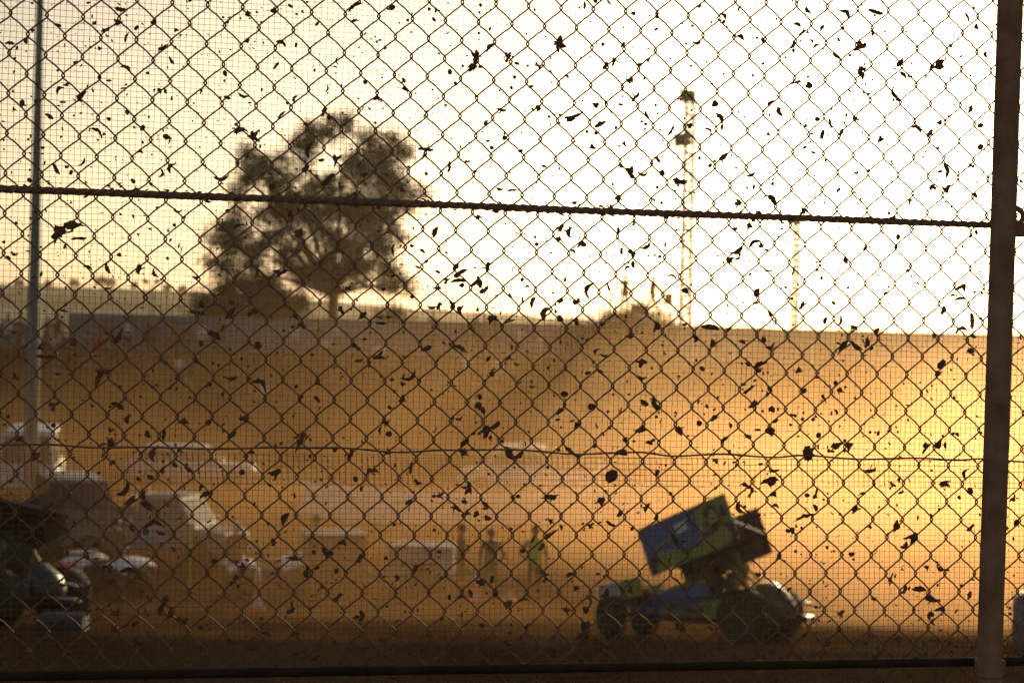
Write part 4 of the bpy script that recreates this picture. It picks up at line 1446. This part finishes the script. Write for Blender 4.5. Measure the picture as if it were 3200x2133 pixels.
def mast(d, px, ytop, r, label, heads, cat='light tower', lattice=False):
    g = gx(px, d)
    t = empty('light_tower' if cat == 'light tower' else 'flag_mast', g, label, cat)
    ztop = at(px, ytop, d).z - g.z
    mb = MB()
    if lattice:
        n = int(ztop / .55)
        for sx, sy in ((-1, -1), (1, -1), (1, 1), (-1, 1)):
            mb.tube([(sx * r, sy * r, 0), (sx * r * .8, sy * r * .8, ztop)], .085, 5)
        for k in range(n):
            z0, z1 = ztop * k / n, ztop * (k + 1) / n
            w0 = r * (1 - .2 * k / n)
            for s in (-1, 1):
                mb.tube([(-w0 * (-1) ** k, s * w0, z0), (w0 * (-1) ** k, s * w0, z1)], .05, 4)
                mb.tube([(s * w0, -w0 * (-1) ** k, z0), (s * w0, w0 * (-1) ** k, z1)], .05, 4)
    else:
        mb.tube([(0, 0, 0), (0, 0, ztop * .5), (0, 0, ztop)], [r, r * .85, r * .7], 12)
    mb.build('mast', M['galv'] if heads else M['steel'], t)
    for hx, hy, hw_, hh_, tilt in heads:
        c = at(hx, hy, d) - g
        s = d / FPX
        f = MB().loft([[(x * hw_ * s / 2 * k, y, z * hh_ * s / 2 * k) for x, z in ((-1, -1), (1, -1), (1, 1), (-1, 1))] for y, k in ((.22, .7), (.12, .95), (-.1, 1.0))])
        Q = Matrix.Translation(c) @ Matrix.Rotation(R(tilt), 4, 'Y') @ Matrix.Rotation(R(12), 4, 'X')
        f.v = [Q @ p for p in f.v]
        fo = f.build('floodlight', M['darkgrey'], t)
        MB().tube([c + Vector((0, .15, 0)), Vector((0, 0, c.z - .3))], .035, 6).build('bracket', M['steel'], fo)
    return t


mast(112, 2140, 286, .27, 'tall slim light tower with two dark floodlight boxes above the platform', [(2146, 300, 46, 40, 2), (2131, 436, 52, 42, -7), (2152, 412, 12, 12, 0)], lattice=True)
mast(150, 2482, 690, .2, 'distant faint light mast right of the tall tower', [(2482, 690, 44, 18, 0)], lattice=True)
mast(165, 474, 892, .10, 'small twin headed light mast far off between the left pole and the tree', [(455, 879, 20, 12, 30), (492, 879, 20, 12, -30)])
mast(120, 288, 960, .05, 'thin bare mast behind the left crowd, nearer the light pole', [], 'mast')
mast(120, 505, 965, .05, 'thin bare mast behind the red shirted crowd', [], 'mast')

# ---------------- grey sheet fence along the far bank
def sheet_fence(px0, px1, d, ytop0, label, hgt, dx=2.4):
    p0, p1 = gx(px0, d), gx(px1, d)
    t = empty('sheet_fence', Vector(((p0.x + p1.x) / 2, d, 4.4)), label, 'fence')
    n = max(1, int((p1.x - p0.x) / dx))
    mb = MB()
    vs, fs = [], []
    N = n * 16
    for k in range(N + 1):
        x = p0.x + (p1.x - p0.x) * k / N
        y = d + (.02 if k % 2 else -.02)
        z0 = 4.1
        for yy, z in ((y, z0), (y, 4.4 + hgt), (y + .03, 4.4 + hgt), (y + .03, z0)):
            vs.append((x, yy, z))
    for k in range(N):
        for j in range(4):
            fs.append((k * 4 + j, (k + 1) * 4 + j, (k + 1) * 4 + (j + 1) % 4, k * 4 + (j + 1) % 4))
    mb.add(vs, fs)
    mb.build('sheeting', M['sheet'], t, smooth=False, world=True)
    mb = MB().box(((p0.x + p1.x) / 2, d, 4.4 + hgt + .03), (p1.x - p0.x, .09, .06))
    mb.build('top_rail', M['steel'], t, world=True)
    for k in range(n + 1):
        x = p0.x + (p1.x - p0.x) * k / n
        MB().box((x, d - .06, 4.25 + hgt / 2), (.07, .06, hgt + .3)).build('post', M['steel'], t, world=True)
    return t


sheet_fence(216, 3900, 109, 1010, 'long grey corrugated sheet fence along the crest of the far bank', 1.92, 3.4)
sheet_fence(-700, 70, 111, 1045, 'lower grey sheet fence behind the crowd at far left', 1.25, 3.4)
for k, (px, h, pos) in enumerate(((1690, 1.25, 'first'), (1815, 1.3, 'second'), (2173, 1.2, 'third'), (2292, 1.8, 'fourth'), (2540, 1.2, 'fifth'))):
    g = gx(px, 104.5)
    t = empty('bank_post', g, pos + ' white post from the left before the grey sheet fence', 'post', 'white posts before the grey sheet fence')
    MB().tube([(0, 0, -.1), (0, 0, h)], .075, 10).build('shaft', M['white'], t)
    MB().lathe([(.085, h), (.085, h + .03), (.02, h + .06)], 10).build('cap', M['white'], t)

# ---------------- viewing platform with two spectators
D = 100.0
pf = gx(2000, D)
deck = at(2000, 979, D).z
t = empty('viewing_platform', pf, 'scaffold viewing platform with handrails standing above the shrubs', 'platform')
xl, xr = at(1900, 980, D).x - pf.x, at(2100, 980, D).x - pf.x
dz = deck - pf.z
MB().box(((xl + xr) / 2, 0, dz - .07), (xr - xl, 2.0, .13)).build('deck', M['brown'], t)
for x in (xl + .08, (xl + xr) / 2, xr - .08):
    for y in (-.92, .92):
        MB().tube([(x, y, -.3), (x, y, dz - .13)], .04, 8).build('leg', M['steel'], t)
        MB().tube([(x, y, dz), (x, y, dz + 1.05)], .025, 8).build('baluster', M['steel'], t)
for y in (-.92, .92):
    for z in (.55, 1.05):
        MB().tube([(xl + .08, y, dz + z), (xr - .08, y, dz + z)], .024, 8).build('rail', M['steel'], t)
mb = MB()
mb.tube([(xl + .08, -.92, .2), ((xl + xr) / 2, -.92, dz - .2)], .022, 6)
mb.tube([(xr - .08, -.92, .2), ((xl + xr) / 2, -.92, dz - .2)], .022, 6)
mb.build('brace', M['steel'], t)
person(Vector((at(1952, 980, D).x, D + .1, deck)), R(170), 'broad spectator with hands on hips, left of the two on the platform', M['darkgrey'], M['navy'], fine=True, arms='hip', stride=.05, seed=11, scale=1.16, cap=M['navy'])
person(Vector((at(2038, 980, D).x, D - .1, deck)), R(110), 'slim spectator with legs apart, right of the two on the platform', M['darkgrey'], M['navy'], fine=True, arms=('fwd', 'down'), stride=.22, seed=12, scale=1.12)
mb = MB()
mb.loft([[(x, -.14 * k, z) for x, z in ((-.2 * k, .0), (.2 * k, .0), (.22 * k, .5), (-.2 * k, .55))] for k in (1, 1)][:1] + [[(-.2, .14, 0), (.2, .14, 0), (.22, .14, .5), (-.2, .14, .55)]])
mb.v = [p + Vector((at(2082, 980, D).x, D - 1.1, deck + .52)) for p in mb.v]
bag = one(mb, 'bag', M['greycloth'], Vector((at(2082, 980, D).x, D - 1.1, deck + .52)), 'dark bag hanging on the right end of the platform handrail', 'bag')
mb = MB().box((at(1995, 980, D).x, D - .2, deck + .24), (.85, .55, .46))
mb.tube([(at(1995, 980, D).x - .15, D - .2, deck + .48), (at(1995, 980, D).x - .1, D - .2, deck + .54), (at(1995, 980, D).x + .1, D - .2, deck + .54), (at(1995, 980, D).x + .15, D - .2, deck + .48)], .02, 6)
one(mb, 'equipment_case', M['darkgrey'], Vector((at(1995, 980, D).x, D - .2, deck)), 'dark equipment case on the platform deck between the two spectators', 'case')

# ---------------- the far crowd
TOPS = [M['khaki'], M['navy'], M['greycloth'], M['maroon'], M['whitecloth'], M['darkgrey']]
WORD = {'red_cloth': 'red', 'khaki_cloth': 'khaki', 'navy_cloth': 'navy', 'grey_cloth': 'grey', 'dull_orange_cloth': 'dull orange', 'white_cloth': 'white', 'dark_grey_paint': 'charcoal'}
rr = random.Random(5)
crowd = []
for k in range(96):
    u = rr.random()
    if k < 16:
        px, top = rr.uniform(262, 560), M['red']
    elif k < 30:
        px, top = rr.uniform(-40, 330), rr.choice(TOPS)
    elif k < 60:
        px, top = rr.uniform(330, 1050), rr.choice(TOPS)
    else:
        px, top = rr.uniform(1050, 2250), rr.choice(TOPS)
    sit = rr.random() < .45
    d = rr.uniform(98.5, 107) if not sit else rr.uniform(97, 103.5)
    crowd.append((px, d, sit, top))
for px, d in ((1490, 106.5), (1541, 106.8), (1352, 106.5), (150, 104), (185, 105), (60, 104), (75, 103.5)):
    crowd.append((px, d, False, M['darkgrey']))
for k, (px, d, sit, top) in enumerate(crowd):
    g = gx(px, d)
    arms = rr.choice(('down', 'fold', 'hip')) if not sit else 'fwd'
    c = WORD[top.name]
    person(g, R(rr.uniform(-45, 45)), f'{c} topped spectator {"sitting" if sit else "standing"} on the far dusty bank', top, rr.choice((M['navy'], M['khaki'], M['greycloth'])),
           'sit' if sit else 'stand', False, arms, 0.0, .1, 20 if sit else 21, rr.uniform(.92, 1.06), group=f'{c} topped spectators {"sitting" if sit else "standing"} on the far bank')

def bench(px0, px1, d, h, label):
    a, b = gx(px0, d), gx(px1, d)
    z = (a.z + b.z) / 2
    t = empty('viewing_bench', Vector(((a.x + b.x) / 2, d, z)), label, 'bench')
    w_ = b.x - a.x
    for y in (-.17, .17):
        MB().box((0, y, h - .03), (w_, .28, .06)).build('plank', M['brown'], t)
    for x in (-w_ / 2 + .2, 0, w_ / 2 - .2):
        MB().box((x, 0, h / 2 - .08), (.08, .5, h - .02)).build('leg', M['steel'], t)
    return z + h


zb = bench(1330, 1570, 107.4, .62, 'low plank bench carrying four spectators before the grey fence')
for px, nm, arms, top in ((1352, 'first from the left', 'hip', M['navy']), (1488, 'second from the left', 'fold', M['darkgrey']), (1515, 'third from the left', 'down', M['khaki']), (1545, 'rightmost', 'hip', M['darkgrey'])):
    q = gx(px, 107.4)
    person(Vector((q.x, 107.4, zb)), R(rr.uniform(-30, 30)), f'dark clad spectator raised on the plank bench, {nm} of its four', top, M['navy'], 'stand', False, arms, 0, .1, 21, rr.uniform(.97, 1.05))
zb = bench(2600, 2760, 107.4, .55, 'low plank bench in the bright haze left of the fence post')
for px, nm in ((2622, 'left'), (2664, 'middle'), (2742, 'right')):
    q = gx(px, 107.4)
    person(Vector((q.x, 107.4, zb)), R(rr.uniform(-30, 30)), f'{nm} one of three spectators on the bench in the bright haze', M['khaki'], M['navy'], 'stand', False, 'down', 0, .1, 21, rr.uniform(.95, 1.05))

# ---------------- trees and shrubs
def foliage(mb, c, r, n, size, rr, squash=.8):
    for _ in range(n):
        while True:
            p = Vector((rr.uniform(-1, 1), rr.uniform(-1, 1), rr.uniform(-1, 1)))
            if p.length <= 1:
                break
        p *= (.35 + .65 * rr.random())
        q = c + Vector((p.x * r, p.y * r, p.z * r * squash))
        a = Vector((rr.gauss(0, 1), rr.gauss(0, 1), rr.gauss(0, .7) - .6)).normalized()
        b = a.orthogonal().normalized()
        b = Matrix.Rotation(rr.uniform(0, 6.28), 3, a) @ b
        L, W_ = size * rr.uniform(.7, 1.4), size * rr.uniform(.35, .6)
        mb.add([q - a * L * .5, q + b * W_ * .5, q + a * L * .5, q - b * W_ * .5], [(0, 1, 2, 3)])


def tree(name, label, d, base_px, clumps, scale_px, ox, oy, dens, size, leaf, trunk_r, limbs=True, seed=1, cat='tree', depth=2.6, group=None):
    rr = random.Random(seed)
    g = gx(base_px, d)
    t = empty(name, g, label, cat, group)
    s = d / FPX / scale_px
    C = []
    mb = MB()
    extra = []
    if len(clumps) > 20:
        for x, y, r in clumps:
            for x2, y2, r2 in rr.sample(clumps, 22):
                if 60 < math.hypot(x - x2, y - y2) < 230:
                    f = rr.uniform(.35, .65)
                    extra.append((x + (x2 - x) * f + rr.gauss(0, 18), y + (y2 - y) * f + rr.gauss(0, 18), (r + r2) * rr.uniform(.22, .42)))
                    if rr.random() < .35:
                        break
    for x, y, r in list(clumps) + extra:
        c = at(ox + x / scale_px, oy + y / scale_px, d)
        c.y += rr.uniform(-1, 1) * depth
        rad = r * s
        C.append((c, rad))
        # each clump is a spray of leafy twigs with gaps between them
        ax = Vector((rr.uniform(.75, 1.5), rr.uniform(.8, 1.3), rr.uniform(.55, 1.15)))
        for _ in range(max(5, int(24 * rad ** 1.3))):
            dv = Vector((rr.gauss(0, 1), rr.gauss(0, 1), rr.gauss(.15, 1))).normalized()
            dv = Vector((dv.x * ax.x, dv.y * ax.y, dv.z * ax.z))
            e = c + dv * rad * rr.uniform(.4, 1.35)
            st = c + dv * rad * rr.uniform(0, .35)
            spread = rr.uniform(.14, .5)
            for _ in range(int(dens * rr.uniform(.5, 1.5))):
                f = rr.random() ** .7
                q = st.lerp(e, f) + Vector((rr.gauss(0, spread), rr.gauss(0, spread), rr.gauss(-.05, spread)))
                a = Vector((rr.gauss(0, .8), rr.gauss(0, .8), -1)).normalized()
                bb = Matrix.Rotation(rr.uniform(0, 6.28), 3, a) @ a.orthogonal().normalized()
                L, W_ = size * rr.uniform(.6, 1.4), size * rr.uniform(.25, .5)
                mb.add([q - a * L * .5, q + bb * W_ * .5, q + a * L * .5, q - bb * W_ * .5], [(0, 1, 2, 3)])
    mb.build('crown', leaf, t, smooth=False, world=True)
    if limbs:
        mb = MB()
        zt = max(c.z for c, _ in C)
        zl = min(c.z for c, _ in C)
        fork = Vector((g.x + .1, g.y, g.z + (zl - g.z) * .75 + (zt - zl) * .12))
        mb.tube([g - Vector((0, 0, .3)), g.lerp(fork, .5) + Vector((.08, 0, 0)), fork], [trunk_r * 1.25, trunk_r, trunk_r * .85], 10)
        for c, rad in C[:len(clumps)][::2]:
            mid = fork.lerp(c, .5) + Vector((rr.uniform(-.3, .3), rr.uniform(-.3, .3), rr.uniform(.0, .5)))
            mb.tube([fork - Vector((0, 0, .2)), mid, c], [trunk_r * .5, trunk_r * .24, trunk_r * .07], 6)
        mb.build('trunk', M['bark'], t, world=True)
    else:
        mb = MB()
        for c, rad in C[::2]:
            mb.tube([Vector((g.x + (c.x - g.x) * .5, c.y, height(c.x, c.y) - .2)), c], [.06, .02], 6)
        mb.build('stem', M['bark'], t, world=True)
    return t


CL = [(1080, 90, 110), (900, 130, 100), (760, 200, 75), (1250, 180, 110), (1400, 160, 65), (1480, 260, 75), (400, 280, 65), (480, 370, 95), (420, 470, 90),
      (640, 330, 80), (650, 480, 130), (830, 330, 105), (950, 480, 140), (1100, 350, 130), (1250, 450, 150), (1400, 500, 140), (1540, 560, 95), (1330, 330, 100),
      (330, 560, 60), (560, 590, 85), (780, 620, 150), (1000, 650, 150), (1350, 640, 110), (1500, 650, 80), (250, 800, 85), (400, 880, 100), (150, 860, 50),
      (260, 950, 85), (560, 880, 80), (700, 760, 110), (780, 950, 75), (950, 900, 130), (1150, 900, 110), (1300, 880, 115), (1380, 760, 70), (140, 1050, 70),
      (250, 1100, 100), (420, 1050, 70), (1100, 1080, 135), (950, 1050, 105), (1280, 1080, 95), (1400, 1070, 75), (1460, 1180, 75), (1380, 1230, 60),
      (1520, 1240, 35), (1000, 1250, 65), (900, 1180, 55), (1200, 1200, 50), (850, 800, 120), (1180, 780, 110), (620, 690, 90), (520, 740, 80), (380, 960, 80), (600, 1000, 75), (690, 1080, 70), (800, 1130, 70), (1100, 640, 110), (1200, 620, 110), (300, 700, 60), (1450, 860, 60)]
tree('gum_tree', 'big spreading gum tree with a ragged crown behind the far fence', 123, 1033, CL, 2.24, 600, 350, 40, .22, M['leaf'], .34, seed=3)
SH = [(60, 1330, 80), (200, 1250, 110), (350, 1200, 120), (500, 1200, 120), (600, 1280, 120), (250, 1380, 130), (450, 1370, 140), (650, 1400, 110), (760, 1330, 80), (120, 1440, 90), (330, 1470, 120), (560, 1470, 110), (420, 1280, 120)]
tree('bushy_shrub', 'dense rounded bush at the left foot of the big tree', 118, 800, SH, 2.24, 600, 350, 60, .24, M['leaf2'], .1, limbs=False, seed=5, cat='bush')
tree('bushy_shrub', 'small low bush right of the big tree behind the fence', 118, 1222, [(1330, 1480, 70), (1420, 1440, 70), (1400, 1490, 80), (1480, 1500, 50)], 2.24, 600, 350, 60, .24, M['leaf2'], .1, limbs=False, seed=6, cat='bush')
PB = [(1860, 1035, 26), (1900, 1015, 34), (1950, 1000, 34), (2000, 1010, 36), (2045, 1005, 34), (2075, 1030, 26), (1910, 1060, 46), (1970, 1060, 50), (2030, 1060, 46), (1880, 1090, 40), (1950, 1110, 50), (2010, 1110, 50), (2060, 1095, 36), (1830, 1055, 24), (1845, 1080, 40), (1900, 1120, 60), (2000, 1130, 60), (1950, 1035, 40)]
tree('bushy_shrub', 'dark shrub clump growing under the viewing platform', 98.6, 1965, PB, 1, 0, 0, 90, .2, M['leaf2'], .1, limbs=False, seed=8, cat='bush', depth=.8)
tree('bushy_shrub', 'little dark bush on the crest left of the platform shrubs', 107, 1790, [(1775, 1050, 20), (1800, 1045, 18), (1790, 1065, 24)], 1, 0, 0, 90, .2, M['leaf2'], .06, limbs=False, seed=9, cat='bush', depth=.5)
# scattered far trees on the ridge
for k, (px, y, r) in enumerate(((60, 880, 9), (150, 884, 7), (232, 882, 10), (318, 876, 14), (345, 880, 10), (420, 890, 7), (520, 897, 8), (570, 900, 9))):
    tree('ridge_tree', f'tiny far tree on the left ridge skyline, number {("one", "two", "three", "four", "five", "six", "seven", "eight")[k]} from the left', 700, px, [(px, y, r), (px + r * .7, y + 3, r * .7), (px - r * .6, y + 4, r * .7)], 1, 0, 0, 14, 1.0, M['leaf2'], .3, seed=30 + k, depth=1, group='trees on the ridge skyline')

# ---------------- the air
hz = MB()
hz.box((0, 0, 11.0), (2560, 2560, 27))
hzm = MB().add([(x, y, z) for z in (-3.5, 26.5) for x, y in ((-1270, -1270), (1270, -1270), (1270, 1270), (-1270, 1270))],
               [(3, 2, 1, 0), (4, 5, 6, 7), (0, 1, 5, 4), (1, 2, 6, 5), (2, 3, 7, 6), (3, 0, 4, 7)])
HAZE = volume('haze', hzm, (1.0, .84, .56), .0002, .75)


def dust(name, c, r, dens, label, seed, col, pw=3.0, nscale=.09, lo=.25, g=.83):
    """a real cloud: thick near the ground, thinning upwards and outwards, with billows"""
    m = bpy.data.materials.new(name + '_air')
    m.use_nodes = True
    n = m.node_tree
    n.nodes.clear()
    L = n.links.new

    def math_(op, a, b=None, clamp=False):
        q = n.nodes.new('ShaderNodeMath')
        q.operation = op
        q.use_clamp = clamp
        for k, v in enumerate((a, b)):
            if v is None:
                continue
            if isinstance(v, (int, float)):
                q.inputs[k].default_value = v
            else:
                L(v, q.inputs[k])
        return q.outputs[0]
    tc = n.nodes.new('ShaderNodeTexCoord')
    sp = n.nodes.new('ShaderNodeSeparateXYZ')
    L(tc.outputs['Object'], sp.inputs[0])
    x, y, z = (math_('DIVIDE', sp.outputs[k], r[k]) for k in range(3))
    rad = math_('ADD', math_('POWER', math_('ABSOLUTE', x), 2.0), math_('POWER', math_('ABSOLUTE', y), 2.0))
    nz = n.nodes.new('ShaderNodeTexNoise')
    nz.inputs['Scale'].default_value = nscale
    nz.inputs['Detail'].default_value = 3
    nz.inputs['Roughness'].default_value = .55
    nz.inputs['Distortion'].default_value = .6
    mp = n.nodes.new('ShaderNodeMapping')
    mp.inputs['Location'].default_value = (seed * 3.7, seed, 0)
    mp.inputs['Scale'].default_value = (1, 1, 1.8)
    L(tc.outputs['Object'], mp.inputs['Vector'])
    L(mp.outputs[0], nz.inputs['Vector'])
    bil = n.nodes.new('ShaderNodeMapRange')
    bil.inputs['From Min'].default_value = .40
    bil.inputs['From Max'].default_value = .62
    bil.inputs['To Min'].default_value = lo
    bil.inputs['To Max'].default_value = 1.75
    L(nz.outputs['Fac'], bil.inputs['Value'])
    up = math_('POWER', math_('SUBTRACT', 1.0, z, True), pw)
    rim = math_('SUBTRACT', 1.0, math_('POWER', rad, 4.0), True)
    d = math_('MULTIPLY', math_('MULTIPLY', up, rim), math_('MULTIPLY', bil.outputs[0], dens))
    pv = n.nodes.new('ShaderNodeVolumePrincipled')
    pv.inputs['Color'].default_value = (*col, 1)
    pv.inputs['Anisotropy'].default_value = g
    L(d, pv.inputs['Density'])
    out = n.nodes.new('ShaderNodeOutputMaterial')
    L(pv.outputs[0], out.inputs['Volume'])
    mb = MB()
    k = 32
    ringz = [(-.8, 1.0), (r[2] * .35, 1.0), (r[2] * .7, .9), (r[2], .7)]
    mb.loft([[(math.cos(2 * math.pi * j / k) * r[0] * s, math.sin(2 * math.pi * j / k) * r[1] * s, zz) for j in range(k)] for zz, s in ringz])
    o = mb.build(name, m, smooth=False)
    o.location = (c[0], c[1], 0)
    o['kind'] = 'stuff'
    tag(o, label, 'dust')
    return o


dust('dust_cloud', (2, 70, 0), (66, 42, 13), .031, 'low golden dust hanging over the infield and far bank', 2.0, (.78, .468, .205), 6.0, .06, .0)
dust('dust_plume', (17.5, 47.5, 0), (17.5, 18, 8.5), .06, 'dense bright dust plume thrown up behind the blue race car', 6.0, (.84, .575, .34), 2.2, .11, .2)

# ------------------------------------------------------------------ render settings
vs_ = sc.view_settings
vs_.view_transform = 'Standard'
vs_.look = 'None'
vs_.gamma = 1
vs_.exposure = 0.12
cy = sc.cycles
cy.use_denoising = True
cy.volume_bounces = 2
cy.max_bounces = 8
cy.diffuse_bounces = 3
cy.glossy_bounces = 3
cy.transparent_max_bounces = 8
cy.sample_clamp_indirect = 8
cy.caustics_reflective = False
cy.caustics_refractive = False
